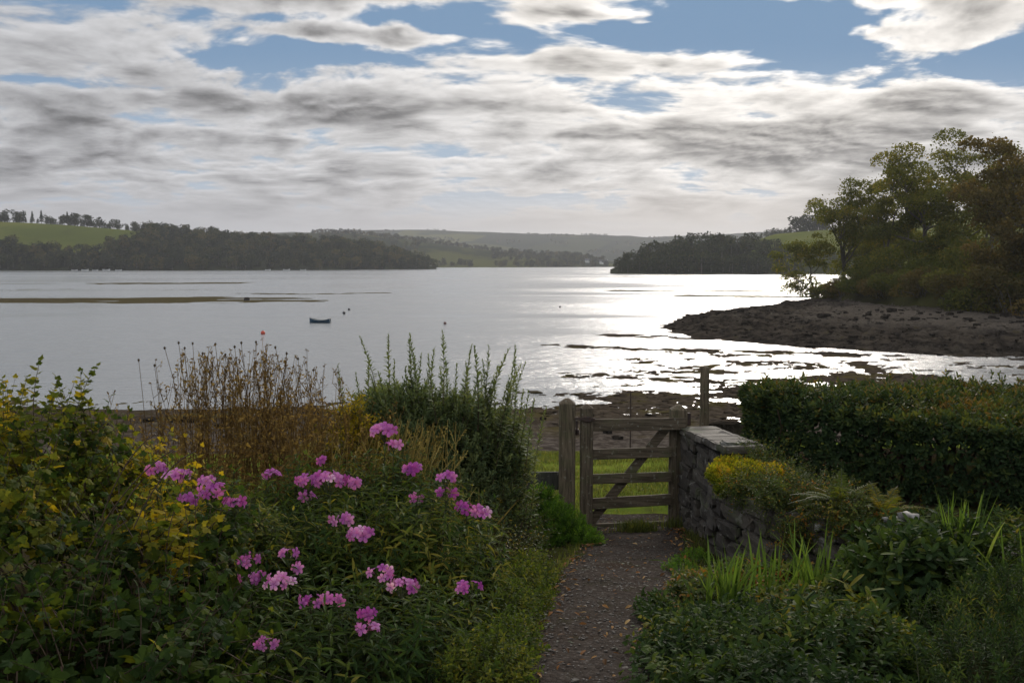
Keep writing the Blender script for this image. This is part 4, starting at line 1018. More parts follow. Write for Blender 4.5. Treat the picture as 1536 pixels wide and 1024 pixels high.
for px, py, d, n, ln, lab in [(1262, 745, 6.45, 40, .34, 'largest fern on the curved wall, in front of the hedge foot'), (1325, 758, 6.25, 30, .3, 'fern spreading over the wall top just left of the long pale flat stone'), (1215, 745, 6.7, 18, .2, 'small fern among the creeper on the wall top'), (1255, 790, 6.2, 9, .16, 'small yellowing fern hanging below the big fern')]:
    fern(lab, at(px, py + 12, d), n, ln, int(px))

def straps(label, px, py, d, n, ln, seed, fan=.5, w=.016, name='strap_leaf_plant', tint=.32):
    r = np.random.RandomState(seed); p = at(px, py, d); b = np.array([p[0], d, gz(p[0], d)]); m = MB()
    for i in range(n):
        az = r.rand() * 6.28; L = ln * r.uniform(.6, 1.1); el = abs(r.randn()) * fan * .6 + .05; k = 9; t = np.linspace(0, 1, k); bendy = r.uniform(.2, 1.6) * el + (r.rand() < .15) * 1.2
        a = el + bendy * t ** 2; dx, dz = np.cumsum(np.sin(a)) * L / k, np.cumsum(np.cos(a)) * L / k
        off = r.randn(2) * .05
        c = np.stack([off[0] + dx * math.cos(az), off[1] + dx * math.sin(az), dz - .02], -1); sd = np.array([-math.sin(az), math.cos(az), 0]) ; tw = r.uniform(-.7, .7)
        sd = norm(sd * math.cos(tw) + np.array([math.cos(az), math.sin(az), 0]) * math.sin(tw)); ww = w * r.uniform(.7, 1.1) * np.interp(t, [0, .3, .7, 1], [.7, 1, .75, .06]) / 2
        V = np.stack([c - sd * ww[:, None], c + np.array([0, 0, -.003]), c + sd * ww[:, None]], 1); m.grid(V, 0, tint + r.randn() * .2 + .15 * np.repeat(t, 3))
    o = m.build(name, M['strap'], smooth=True); o.location = [float(v) for v in b]; return tag(o, label, 'plant', 'clumps of sword shaped leaves')
straps('clump of upright sword leaves nearest the path, left of the other clumps', 1085, 950, 5.3, 64, .42, 61)
straps('looser clump of sword leaves at the path edge behind the leftmost clump', 1150, 940, 5.5, 28, .42, 65)
straps('arching clump of sword leaves in the middle, beside the broad leaved plant', 1215, 905, 5.5, 48, .46, 62, .8)
straps('sparse sword leaves growing against the foot of the curved wall', 1300, 880, 5.6, 22, .36, 66, .9)
straps('tallest clump of sword leaves, standing before the hedge', 1440, 870, 5.3, 60, .64, 63, .45, .019)
straps('few arching sword leaves at the far end of the bed before the hedge', 1530, 860, 5.0, 24, .55, 67, .9)

# broad-leaved plants and ground cover on the right
bl_sh = [shoot_T(16, .3, ELLIP, .13, 'spiral', (80, 40), (.9, 1, .6), .004, 170 + s, .12, .2, droop=.2) for s in range(4)]
bb = [B(1385, 880, 5.0, .26, .25, .24), B(1310, 895, 5.1, .22, .2, .18), B(1330, 840, 5.4, .18, .2, .18), B(1430, 850, 5.3, .2, .2, .2)]
mf, ms = MB(), MB(); bush(mf, bl_sh, bb, 230, 71, (.6, 1.0), .7, .4, (.45, .2)); stems_into(ms, base_of(bb), bb, 12, 72, .004)
split_build(mf, ms, 'broad_leaved_plant', 'dark plant with broad pointed leaves between two clumps of sword leaves', 'plant', base_of(bb), [M['green_stem'], M['cover']], M['green_stem'])
gc_sh = [shoot_T(11, .13, OVATE, .056, 'spiral', (85, 40), (.9, 1, .7), .002, 180 + s, .15) for s in range(4)]
sm_sh = [shoot_T(26, .17, LANCE, .035, 'spiral', (75, 25), (.9, 1, .8), .002, 190 + s, .15) for s in range(4)]
def cover(name, label, blobs, n, seed, sh, mat, tint=(.4, .2), scale=(.7, 1.2)):
    mf, ms = MB(), MB(); bush(mf, sh, blobs, n, seed, scale, .8, .4, tint, .22, -.3, lambda P: .5 * fbm(P[:, 0] * 3.1, P[:, 1] * 3.1, 3, seed % 30)); stems_into(ms, base_of(blobs), blobs, 30, seed + 1, .003)
    return split_build(mf, ms, name, label, 'plant', base_of(blobs), [M['green_stem'], mat], M['green_stem'])
cover('low_shrub', 'dense mound of small dark leaves at the hedge foot, behind the tallest sword leaves', [B(1500, 880, 5.3, .4, .4, .3), B(1420, 860, 5.7, .35, .3, .22), B(1600, 880, 5.2, .5, .4, .34), B(1380, 830, 5.8, .25, .25, .16), BG(1440, 800, 6.3, .4, .4, .2), BG(1540, 800, 6.2, .4, .4, .25), BG(1360, 780, 6.6, .3, .3, .15), BG(1680, 800, 6.1, .5, .5, .25), BG(1700, 880, 5.2, .5, .5, .3), BG(1850, 840, 5.6, .6, .6, .3)], 2600, 73, gc_sh, M['cover'], (.42, .2))
ivy_sh = [shoot_T(8, .22, LOBED, .07, 'spiral', (85, 50), (1, 1, .6), .002, 210 + s, .15, droop=.3) for s in range(3)]
cover('creeping_plant', 'lobed leaves creeping over the path corner in front of the low dark ground cover', [BG(1015, 1000, 4.3, .2, .25, .17), BG(1080, 1030, 4.0, .22, .2, .18), BG(1000, 1060, 3.6, .2, .25, .2)], 150, 87, ivy_sh, M['cover'], (.55, .22), (.6, 1.))
cover('broad_leaved_plant', 'broad leaved plant low in front beside the fine leaved corner plant', [BG(1290, 1000, 4.3, .22, .2, .28), BG(1230, 1010, 4.3, .16, .2, .22)], 90, 88, bl_sh, M['cover'], (.55, .2), (.5, .9))
cover('low_shrub', 'bushy dark plant with fine narrow leaves filling the near right corner', [B(1440, 990, 4.2, .35, .35, .26), B(1560, 960, 4.3, .4, .4, .36), B(1500, 1030, 3.7, .4, .3, .25), B(1350, 1010, 4.2, .28, .3, .18), BG(1720, 980, 4.3, .5, .5, .35), BG(1900, 960, 4.5, .5, .5, .3)], 1700, 75, sm_sh, M['cover'], (.40, .2))
cover('ground_cover', 'low dark ground cover spreading over the path edge below the sword leaves', [BG(1045, 990, 4.6, .22, .3, .14), BG(1120, 1000, 4.6, .3, .3, .17), BG(1230, 990, 4.6, .34, .3, .19), BG(1030, 1040, 4.0, .24, .35, .2), BG(1150, 1040, 4.0, .4, .35, .24), BG(1280, 1040, 4.0, .36, .35, .26), BG(1180, 1050, 3.4, .5, .4, .26), BG(985, 960, 5.0, .1, .3, .12)], 2600, 77, gc_sh, M['cover'], (.40, .2), (.6, 1.1))
cover('ground_cover', 'mixed green plants between the sword leaf clumps and the wall foot', [BG(1190, 960, 5.1, .3, .2, .13), BG(1290, 930, 5.0, .3, .25, .2), BG(1120, 905, 6.0, .24, .3, .12), BG(1200, 905, 6.0, .25, .25, .12), BG(1050, 920, 5.7, .2, .3, .09)], 1100, 79, gc_sh, M['trail'], (.45, .22))
cover('ground_cover', 'small yellow green mossy plants along the right path edge near the gate', [BG(1020, 885, 6.6, .12, .25, .07), BG(1045, 865, 7.1, .13, .25, .08)], 260, 81, sc_sh, M['bright'], (.45, .25), (.7, 1.2))
# thrift-like pink flowers on the right
for px, py, d, n, lab in [(1185, 897, 5.5, 9, 'single small pink flower among the sword leaves in the middle'), (1045, 860, 6.6, 8, 'upper small pink flower at the right path edge'), (1030, 872, 6.5, 6, 'faded pink flower next to the upper one at the path edge'), (1012, 901, 6.0, 6, 'lowest small pink flower leaning over the right path edge')]:
    r = np.random.RandomState(px); p = at(px, py, d); b = np.array([p[0], d, gz(p[0], d)]); m, st = flower_head(n, .024, px, .016)
    e = empty('pink_flower', b, lab, 'flower', 'small pink flowers right of the path'); fo = m.build('flower_head', M['petal'], e); fo.location = [float(v) for v in (p - b)]
    ms = MB(); ms.tube([(0, 0, 0), (p - b) * .5 + np.array([.02, 0, 0]), p - b], .002, 4); ms.scatter(st.tmpl(), [p - b], EYE3); ms.build('stem', M['green_stem'], e)

# grass tuft before the gate, lawn blades, path litter
def blades(P, h, w, seed, tint):
    r = np.random.RandomState(seed); k = len(P); m = MB(); az = r.rand(k) * 6.28; ln = np.abs(r.randn(k)) * .45
    H = h * r.uniform(.5, 1.2, k); d = np.stack([np.cos(az), np.sin(az)], -1); s = np.stack([-np.sin(az), np.cos(az)], -1) * w / 2
    z = np.zeros(k); V = np.stack([np.c_[P[:, :2] - s, P[:, 2]], np.c_[P[:, :2] + s, P[:, 2]], np.c_[P[:, :2] + s * .7 + d * (ln * H * .35)[:, None], P[:, 2] + H * .6], np.c_[P[:, :2] - s * .7 + d * (ln * H * .35)[:, None], P[:, 2] + H * .6], np.c_[P[:, :2] + d * (ln * H)[:, None], P[:, 2] + H * (1 - .25 * ln)]], 1)
    i = np.arange(k)[:, None] * 5; L = np.concatenate([(i + np.array([0, 1, 2, 3])), (i + np.array([3, 2, 4]))], 1).ravel(); C = np.tile([4, 3], k)
    m.arr(V.reshape(-1, 3), L, C, 0, np.repeat(tint + r.randn(k) * .22, 5)); return m
r = np.random.RandomState(91); n = 42000
X, Y = r.uniform(-1.2, 3.2, n), r.uniform(9.95, 15.2, n); dens = fbm(X * 1.4, Y * 1.4, 3, 8) + .35; k = (r.rand(n) < sst(-.1, .4, dens) + .15) & ~((np.abs(X - 1.15) < .45) & (Y < 10.4) & (r.rand(n) < .8)); X, Y = X[k], Y[k]
m = blades(np.stack([X, Y, hgt(X, Y) - .005], -1), .06, .008, 92, .45 + .25 * fbm(X, Y, 3, 6)); tag(m.build('grass', M['grass']), 'short tufted grass beyond the gate', None, None, 'stuff')
n = 2600; Y = r.uniform(3.2, 9.8, n); sd = np.where(r.rand(n) < .5, -1, 1); X = path_c(Y) + sd * (path_w(Y) + .04 + np.abs(r.randn(n)) * .09 - .06)
m = blades(np.stack([X, Y, hgt(X, Y) - .005], -1), .07, .006, 93, np.full(len(X), .4)); tag(m.build('grass', M['grass']), 'thin grass along the path edges', None, None, 'stuff')
for px, py, d, n, lab in [(957, 818, 8.75, 700, 'small grass tuft in the middle of the path before the gate'), (1008, 812, 9.0, 120, 'grass tuft at the foot of the right gate post')]:
    p = at(px, py, d); q = r.randn(n, 2) * np.array([.075, .05]); P = np.c_[p[0] + q[:, 0], d + q[:, 1], np.full(n, gz(p[0], d) + .01)]; m = blades(P, .12, .008, 94, np.full(n, .35)); tag(m.build('grass_tuft', M['grass'], loc=np.array([p[0], d, gz(p[0], d)])), lab, 'grass tuft')
# loose stones and fallen leaves on the path
n = 5200; Y = r.uniform(2.8, 9.8, n); X = path_c(Y) + r.uniform(-1, 1, n) * path_w(Y); Z = hgt(X, Y) + .022; m = MB()
for i in range(14): k = np.arange(n) % 14 == i; c = k.sum(); s = np.abs(r.randn(c)) * .0035 + .002; m.scatter(STN[i], np.stack([X, Y, Z], -1)[k], rotz(r.rand(c) * 6.28), np.stack([s * r.uniform(1, 2.4, c), s * r.uniform(.8, 1.6, c), s * .6], -1), r.rand(c) * .5)
tag(m.build('gravel', M['stone']), 'loose slate chips on the path', None, None, 'stuff')
n = 620; Y = r.uniform(3., 9.6, n); ed = r.rand(n) < .7; X = path_c(Y) + np.where(ed, np.sign(r.randn(n)) * (1. - np.abs(r.randn(n)) * .22), np.clip(r.randn(n) * .6, -1, 1)) * path_w(Y); m = MB()
m.scatter(OVATE, np.stack([X, Y, hgt(X, Y) + .036], -1), frames_LN(np.c_[r.randn(n, 2), r.randn(n) * .15], np.c_[r.randn(n, 2) * .3, np.ones(n)]), r.uniform(.015, .05, n), r.rand(n) ** 1.6); tag(m.build('fallen_leaves', M['dead']), 'scattered fallen leaves on the path', None, None, 'stuff')

r = np.random.RandomState(131); n = 4200; Y = np.exp(r.uniform(math.log(40), math.log(105), n)); X = r.uniform(-.06, .55, n) * Y; Z = hgt(X, Y); dn = fbm(X * .25, Y * .3, 4, 14); k = (Z > -.035) & (Z < .5) & (dn > -.1); X, Y, Z = X[k], Y[k], Z[k]; m = MB()
for i in range(14):
    k = np.arange(len(X)) % 14 == i; c = k.sum(); s = np.abs(r.randn(c)) * .10 + .05
    m.scatter(STN[i], np.stack([X, Y, Z], -1)[k], rotz(r.rand(c) * 6.28), np.stack([s * r.uniform(1, 2.6, c), s * r.uniform(.8, 1.5, c), s * r.uniform(.2, .5, c)], -1), r.rand(c))
tag(m.build('seaweed', M['mud']), 'dark seaweed covered stones scattered over the mud flats', None, None, 'stuff')
r = np.random.RandomState(132); n = 9000; X = r.uniform(14, 70, n); Y = r.uniform(66, 160, n); sdv = poly_sd(X, Y, SHORE); k = (sdv > -1) & (poly_sd(X, Y, BANK) < .5) & (r.rand(n) < np.where(sdv < 14, .9, .35)); X, Y = X[k], Y[k]; Z = hgt(X, Y); m = MB()
for i in range(14):
    k = np.arange(len(X)) % 14 == i; c = k.sum(); s = np.abs(r.randn(c)) * .12 + .05
    m.scatter(STN[i], np.stack([X, Y, Z], -1)[k], rotz(r.rand(c) * 6.28), np.stack([s * r.uniform(1, 2.6, c), s * r.uniform(.8, 1.5, c), s * r.uniform(.35, .8, c)], -1), r.rand(c))
tag(m.build('shore_rubble', M['shore']), 'weedy rubble strewn over the rocky shore below the bank trees', None, None, 'stuff')
# ------------------------------------------------------------------ trees
LEAFQ = (lambda m: (m.add([(-.3, 0, 0), (0, .5, .12), (.3, 0, 0), (0, -.5, .08)], [(0, 1, 2, 3)]), m.tmpl())[1])(MB())
def grow_tree(h, cw, tr, seed, mats, n_main=6, first=.22, leaf=.42, per=22, lean=(0, 0), crad=.75, levels=3, flat=1., domes=38, name='broadleaf_tree', spread=(30, 75)):
    r = np.random.RandomState(seed); mt, ml = [], []
    def limb(p, d, L, rad, lv):
        k = 6; pts = [p]; dd = d
        for i in range(k - 1):
            dd = norm(dd + r.randn(3) * .16 + np.array([0, 0, .10 if lv else .02])); pts.append(pts[-1] + dd * L / (k - 1))
        pts = np.array(pts); mt.append((pts, rad * np.linspace(1, .45, k), 7 if lv == 0 else 5 if lv < 2 else 3))
        if lv >= levels:
            ml.append(pts[-1]); ml.append(pts[3]); return
        nb = n_main if lv == 0 else r.randint(3, 5)
        for j in range(nb):
            q = r.uniform(first if lv == 0 else .3, 1.) if j else 1.
            i0 = min(int(q * (k - 1)), k - 2); s = pts[i0] + (pts[i0 + 1] - pts[i0]) * (q * (k - 1) - i0)
            az = j * 2.4 + r.rand() * 1.2; th = R(r.uniform(*spread)) * (1 if j else .3); t = norm(pts[i0 + 1] - pts[i0]); ref = norm(np.cross(t, [.3, .2, 1.]) + 1e-6); b2 = np.cross(t, ref)
            nd = norm(t * math.cos(th) + (ref * math.cos(az) + b2 * math.sin(az)) * math.sin(th))
            limb(s, nd, L * r.uniform(.5, .78) * (1.15 - .35 * q if lv == 0 else 1), rad * (.55 if j else .62) * (1.1 - .4 * q), lv + 1)
    limb(np.zeros(3), norm(np.array([lean[0], lean[1], 1.])), h * .55, tr, 0)
    C = np.array(ml); ext = C.max(0) - C.min(0)
    sx = cw / (max(ext[0], ext[1]) + 1.5); sz = (h - .8) / C[:, 2].max()
    S = np.array([sx, sx, sz])
    mb = MB()
    for pts, rad, sd in mt: mb.tube(pts * S, rad, sd)
    # flare the root
    mb.tube([(0, 0, -.6), (0, 0, .1), pts[0] * 0 + np.array([0, 0, .7])], [tr * 1.6, tr * 1.25, tr], 8)
    C = C * S; per = int(per * .9); leaf *= 1.02; mc = MB(); n = len(C) * per
    P = np.repeat(C, per, 0) + r.randn(n, 3) * np.array([crad, crad, crad * .6 * flat])
    ct = np.repeat(.45 + r.randn(len(C)) * .16, per)
    mc.scatter(LEAFQ, P, frames_LN(r.randn(n, 3), r.randn(n, 3) + np.array([0, 0, .8])), leaf * r.uniform(.6, 1.25, n), ct + r.randn(n) * .13)
    # leafy domes over the limb ends: farthest-point picks give evenly spread masses
    pick = [int(np.argmax(C[:, 2]))]; dm = np.full(len(C), 1e9)
    for _ in range(domes - 1):
        dm = np.minimum(dm, ((C - C[pick[-1]]) ** 2).sum(1)); pick.append(int(np.argmax(dm)))
    for i in pick:
        rr = cw * r.uniform(.07, .12); q = int(190 * (rr / 1.8) ** 2) + 60; dd = norm(r.randn(q, 3)); dd[:, 2] = np.where(dd[:, 2] < -.25, -dd[:, 2], dd[:, 2])
        P = C[i] + dd * np.array([rr, rr, rr * .8]) * (1 - np.abs(r.randn(q, 1)) * .22) - np.array([0, 0, rr * .35])
        P[:, 2] = np.minimum(P[:, 2], h + .2 * r.randn(q)); mc.scatter(LEAFQ, P, frames_LN(r.randn(q, 3), dd + r.randn(q, 3) * .7), leaf * r.uniform(.6, 1.15, q), .5 + r.randn() * .16 + r.randn(q) * .13)
    return mb, mc
def big_tree(px, py, d, h, cw, tr, seed, label, mat='tree', group='trees on the right-hand bank', **kw):
    p = at(px, py, d); b = np.array([p[0], d, gz(p[0], d) - .1])
    mb, mc = grow_tree(h, cw, tr, seed, None, **kw)
    e = empty('broadleaf_tree', b, label, 'tree', group); mb.build('trunk', M['bark'], e, smooth=True); mc.build('crown', M[mat], e); return e
def top_h(px, py_top, d):   # height that puts the top of a tree at a photo pixel
    q = at(px, py_top, d); return q[2] - gz(q[0], d) + .1
big_tree(1262, 425, 166, top_h(1262, 270, 166), 18, .32, 3, 'slender open crowned tree at the tip of the point, leaning out over the water', first=.25, n_main=8, per=20, leaf=.40, domes=46)
big_tree(1228, 425, 168, top_h(1222, 345, 168), 11, .2, 23, 'low spreading tree overhanging the water below the tree at the tip', first=.2, n_main=6, per=22, leaf=.36, lean=(-.5, -.1))
big_tree(1385, 430, 150, top_h(1385, 222, 150), 23, .42, 5, 'wide tall tree in the middle of the bank with forked pale limbs', first=.22, n_main=8, per=20, leaf=.42)
big_tree(1335, 425, 158, top_h(1330, 252, 158), 15, .3, 12, 'tree with a narrow crown between the point tree and the wide tall tree', first=.3, n_main=6, per=18)
big_tree(1472, 435, 142, top_h(1475, 196, 142), 21, .44, 17, 'tallest tree on the bank with a lacy upper crown', first=.25, n_main=8, per=18, leaf=.40)
big_tree(1540, 440, 120, top_h(1540, 200, 120), 18, .4, 9, 'dense russet tree at the picture edge on the bank', 'russet', first=.12, n_main=10, per=30, leaf=.45)
big_tree(1500, 455, 108, top_h(1500, 330, 108), 9, .22, 14, 'smaller rusty tree low on the bank before the tallest tree', 'russet', first=.1, n_main=9, per=28, leaf=.36)
big_tree(1425, 440, 138, top_h(1425, 330, 138), 10, .22, 15, 'small dark tree under the wide tall tree', first=.12, n_main=8, per=24, leaf=.40)
big_tree(1350, 415, 175, top_h(1350, 330, 175), 12, .22, 16, 'small green tree half hidden behind the narrow crowned tree', first=.15, n_main=8, per=22)
big_tree(1300, 415, 180, top_h(1300, 340, 180), 10, .2, 19, 'low tree behind the point tree at the field edge', first=.12, n_main=7, per=20)
big_tree(1590, 445, 104, top_h(1590, 250, 104), 12, .35, 26, 'dark russet tree just outside the picture edge', 'russet', first=.1, n_main=9, per=26, leaf=.42)
# undergrowth along the bank, each a bush
def bank_bush(px, py, d, w, h, seed, label, mat):
    r = np.random.RandomState(seed); p = at(px, py, d); b = np.array([p[0], d, gz(p[0], d) - .2]); w *= 1.35; h *= 1.1; k = 11; C = np.c_[r.uniform(-.5, .5, k) * w, r.uniform(-.4, .4, k) * w, r.uniform(.1, .85, k) * h]; n = 3200
    d_ = norm(r.randn(n, 3)); i = r.randint(0, k, n); P = C[i] + d_ * np.array([w * .28, w * .28, h * .26]) * (1 - np.abs(r.randn(n, 1)) * .15); P[:, 2] = np.maximum(P[:, 2], 0)
    m = MB(); m.scatter(LEAFQ, P, frames_LN(r.randn(n, 3), d_ + r.randn(n, 3) * .7), r.uniform(.22, .5, n), (.4 + r.randn(k) * .16)[i] + r.randn(n) * .14)
    mt = MB()
    for c in C: mt.tube([(c[0] * .3, c[1] * .3, -.2), c * .6, c], [.08, .06, .03], 4)
    e = empty('bank_bush', b, label, 'bush', 'bushes at the foot of the bank trees'); m.build('foliage', M[mat], e); mt.build('stems', M['bark'], e)
bl = [(1246, 445, 163, 5, 3.0, 'tree', 'first bush on the bank, at the very tip of the point under the slender tree'), (1266, 447, 155, 5, 3.0, 'russet', 'russet bush right of the tip bush below the bank trees'), (1292, 450, 147, 5, 3.4, 'tree', 'green bush under the narrow crowned bank tree'),
      (1320, 453, 139, 5, 3.4, 'russet', 'brown bush left of the foot of the wide tall tree'), (1352, 455, 131.5, 5, 3.8, 'tree', 'dark green bush at the foot of the wide tall tree'), (1385, 460, 124, 5, 3.6, 'russet', 'russet bush between the wide tree and the tallest tree'),
      (1418, 466, 118, 5, 4, 'tree', 'green bush below the smaller rusty tree'), (1455, 470, 112, 5, 4, 'russet', 'rusty bush under the tallest tree above the shingle'), (1490, 470, 107, 5, 4.2, 'tree', 'green bush low on the bank near the picture edge'), (1525, 470, 102, 5, 4.5, 'russet', 'last russet bush above the shingle at the picture edge'),
      (1290, 430, 166, 6, 4, 'tree', 'upper bush behind the slender point tree'), (1335, 440, 152, 7, 4.4, 'tree', 'upper bush at the field edge behind the narrow tree'), (1380, 445, 142, 7, 5, 'tree', 'upper green bush right behind the dark green bush'),
      (1440, 440, 132, 8, 5, 'tree', 'upper dark bush behind the russet bush'), (1420, 432, 150, 8, 4, 'russet', 'upper brown bush behind the wide tall tree'), (1500, 450, 118, 7, 5, 'tree', 'big green bush at the picture edge on the bank')]
for i, (px, py, d, w, h, mt, lab) in enumerate(bl): bank_bush(px, py, d, w, h, 300 + i, lab, mt)

# far trees
def far_tree(h, w, seed, conifer=False, n=420, leaf=1.7):
    r = np.random.RandomState(seed); mc, mt = MB(), MB()
    mt.tube([(0, 0, -1), (r.randn() * .2, 0, h * .4), (0, 0, h * .8)], [.35, .28, .1], 5)
    if conifer:
        z = r.rand(n) ** .8; q = (1 - z) * w / 2 * np.sqrt(r.rand(n)) * (1 + .25 * np.sin(z * 40)); a = r.rand(n) * 6.28; P = np.c_[np.cos(a) * q, np.sin(a) * q, (.15 + .85 * z) * h]
    else:
        k = 11; zq = np.concatenate([r.uniform(.12, .35, 4), r.uniform(.4, .84, 7)]); C = np.c_[r.randn(k, 2) * w * np.where(zq < .4, .26, .2)[:, None], h * zq]; i = r.randint(0, k, n); d_ = norm(r.randn(n, 3)); P = C[i] + d_ * np.array([w * .24, w * .24, h * .17]) * r.uniform(.7, 1.05, (n, 1))
    mc.scatter(LEAFQ, P, frames_LN(r.randn(n, 3), r.randn(n, 3)), leaf * r.uniform(.5, 1.1, n), .45 + r.randn(n) * .2)
    return mt, mc
PROT = []
for s in range(9):
    con = s >= 7; PROT.append((*far_tree(12 if not con else 15, 10 if not con else 6.5, 700 + s, con), con))
FT = []
for mt, mc, con in PROT:
    m = MB(); a, b = mc.tmpl(), mt.tmpl(); b = dict(b); b['M'] = np.full(len(b['C']), 1)
    m.scatter(a, [(0, 0, 0)], EYE3); m.scatter(b, [(0, 0, 0)], EYE3); FT.append(m.tmpl())
PO = {}
def far_tree_obj(i, loc, s, rz, label, group, name=None):
    nm = name or ('conifer_tree' if PROT[i][2] else 'broadleaf_tree')
    if (i, nm) not in PO:
        e = empty(nm, loc, label, 'tree', group, rz); e.scale = (s, s, s)
        k = [PROT[i][1].build('crown', M['wood_far'], e), PROT[i][0].build('trunk', M['bark'], e)]; PO[(i, nm)] = (e, k); return e
    e, k = PO[(i, nm)]; return dup(e, loc, rz, s, label, group, k)
r = np.random.RandomState(808)
# the row of trees on the crest of the left hill
row = np.concatenate([np.linspace(-8, 220, 52), np.linspace(228, 600, 40)]) + r.randn(92) * 3
for j, px in enumerate(row):
    con = (40 < px < 75 or 95 < px < 110) and r.rand() < .8
    i = r.randint(7, 9) if con else r.randint(0, 7); p = H1(px, 1.0 + r.uniform(-.06, .03))
    s = r.uniform(.75, 1.1) * np.interp(px, [0, 150, 300, 560, 600], [1.0, 1.05, .85, .7, .5]) * (r.uniform(.4, .65) if r.rand() < .45 else 1.1)
    if con: s *= .8
    if px < 225: lab, gp = ('pointed conifer in the tree row above the green field', 'conifers above the green field') if con else ('dark round tree in the row along the top of the green field', 'round trees above the green field')
    else: lab, gp = 'tree standing up from the crest of the left wood', 'trees along the crest of the left wood'
    far_tree_obj(i, p - np.array([0, 0, .4]), s, r.rand() * 6.28, lab, gp)
def wood(name, label, pos, pts, smin, smax, seed):
    r = np.random.RandomState(seed); m = MB(); P = np.array([pos(a, b) for a, b in pts]); k = r.randint(0, 7, len(P))
    for i in range(7):
        q = k == i; m.scatter(FT[i], P[q] - np.array([0, 0, .5]), rotz(r.rand(q.sum()) * 6.28), r.uniform(smin, smax, q.sum()), r.randn(q.sum()) * .42)
    tag(m.build(name, [M['wood_far'], M['bark']]), label, None, None, 'stuff')
pts = []
while len(pts) < 1150:
    a, t = r.uniform(-350, 640), r.uniform(.02, .98)
    if not in_field(a, t): pts.append((a, t))
wood('woodland', 'dark mixed wood covering the slope of the left hill down to the water', H1, pts, .5, 1.15, 5)
wood('woodland', 'hedgerow trees along the crest and shore of the hazy middle hill', H2, [(x, 1.) for x in np.linspace(470, 740, 70)] + [(r.uniform(740, 905), r.uniform(.3, 1)) for _ in range(170)] + [(r.uniform(400, 960), r.uniform(.02, .12)) for _ in range(120)] + [(r.uniform(480, 640), r.uniform(.2, .95)) for _ in range(60)], .6, 1., 6)
wood('woodland', 'scattered copses on the far hazy hills', H3, [(c + r.randn() * 9, q + r.randn() * .02) for c, q in zip(r.uniform(400, 1050, 40), r.choice([.1, .25, .45, .7, 1.], 40)) for _ in range(14)], .4, .8, 7)
# lone tree on the spit of the left hill
p = H1(652, .15); far_tree_obj(3, (p[0], p[1], .2), .95, 1., 'lone tree standing at the end of the left hill by the water', 'lone shore tree')
# headland trees
js = 0
for a in np.linspace(932, 1190, 30):
    for t in (.12, .45, .8):
        px = a + r.uniform(-5, 5); p = HL(px, t + r.uniform(-.08, .08))
        s = r.uniform(.75, 1.05) * np.interp(px, [930, 960, 1000, 1060, 1120, 1190], [.75, .95, 1.08, 1.22, 1.2, .85])
        if js < 90: far_tree_obj(r.randint(0, 7), p - np.array([0, 0, .6]), s, r.rand() * 6.28, 'dark tree in the wood on the low headland across the water', 'trees of the headland wood')
        js += 1
for a in np.concatenate([np.linspace(1140, 1185, 6), np.linspace(1192, 1235, 9)]):
    p = H4(a, 1.0); far_tree_obj(r.randint(0, 7), p - np.array([0, 0, .5]), r.uniform(.5, .8) if a < 1190 else r.uniform(.9, 1.5), r.rand() * 6, 'tree on the skyline of the green field behind the bank', 'skyline trees above the right field')

# ------------------------------------------------------------------ boats, buoys, rocks, cottages
M['hull'] = plain_mat('blue_boat_paint', (.018, .045, .075), (.03, .065, .10), 5, .45, .1, .002)
M['hull_in'] = plain_mat('faded_boat_inside', (.10, .13, .14), (.20, .23, .23), 6, .7, .1, .002)
M['pale_trim'] = plain_mat('pale_wood_trim', (.20, .20, .19), (.32, .32, .30), 12, .6, .1, .002)
M['red'] = plain_mat('red_buoy_plastic', (.42, .05, .03), (.5, .09, .05), 4, .5, 0)
M['black'] = plain_mat('dark_buoy_rubber', (.015, .015, .018), (.04, .04, .042), 6, .6, 0)
M['pink'] = plain_mat('faded_buoy', (.10, .05, .045), (.16, .09, .08), 6, .6, 0)
def boat(px, py, d, L, rz, label, mats, group=None, name='rowing_boat'):
    p = at(px, py, d); e = empty(name, (p[0], d, 0.0), label, 'boat', group, rz)
    n = 15; t = np.linspace(0, 1, n); beam = np.interp(t, [0, .2, .55, .8, .93, 1], [.36, .44, .47, .34, .16, .02]) * L * .42; sheer = .10 * L * 1.25 + .10 * L * (2 * t - .9) ** 2; keel = -.03 * L + .10 * L * np.clip(t - .8, 0, 1) ** 2 * 5
    def shell(inset):
        Vv = []
        for i in range(n):
            a = np.linspace(-1, 1, 11); b = beam[i] - inset; y = np.sign(a) * np.abs(a) ** .8 * max(b, .004); z = keel[i] + inset + (sheer[i] - keel[i] - inset) * np.abs(a) ** 2.4
            Vv.append(np.stack([np.full(11, (t[i] - .5) * (L - 2 * inset)), y, z], -1))
        return np.array(Vv)
    m = MB(); V = shell(0); m.grid(V); m.add(V[0], [tuple(range(11))]); m.build('hull', mats[0], e, smooth=True)
    m = MB(); V2_ = shell(.025); m.grid(V2_); m.add(V2_[0], [tuple(range(11))]); m.build('inner_hull', mats[1], e, smooth=True)
    m = MB()
    for sgn in (0, -1): c = V[:, sgn] + np.array([0, 0, .012]); m.tube(c, .022, 6)
    m.tube([V[0, 0] + np.array([0, 0, .01]), V[0, -1] + np.array([0, 0, .01])], .022, 6); m.build('gunwale', mats[2], e, smooth=True)
    for q in (.25, .5, .76):
        i = int(q * (n - 1)); T = box_T(.2, beam[i] * 1.75, .025, .005); m = MB(); m.scatter(T, [((t[i] - .5) * L, 0, sheer[i] * .62)], EYE3); m.build('seat', mats[2], e)
    return e
boat(480, 487.5, 116, 2.5, R(172), 'small blue open rowing boat lying at its mooring on the grey water', (M['hull'], M['hull_in'], M['pale_trim']))
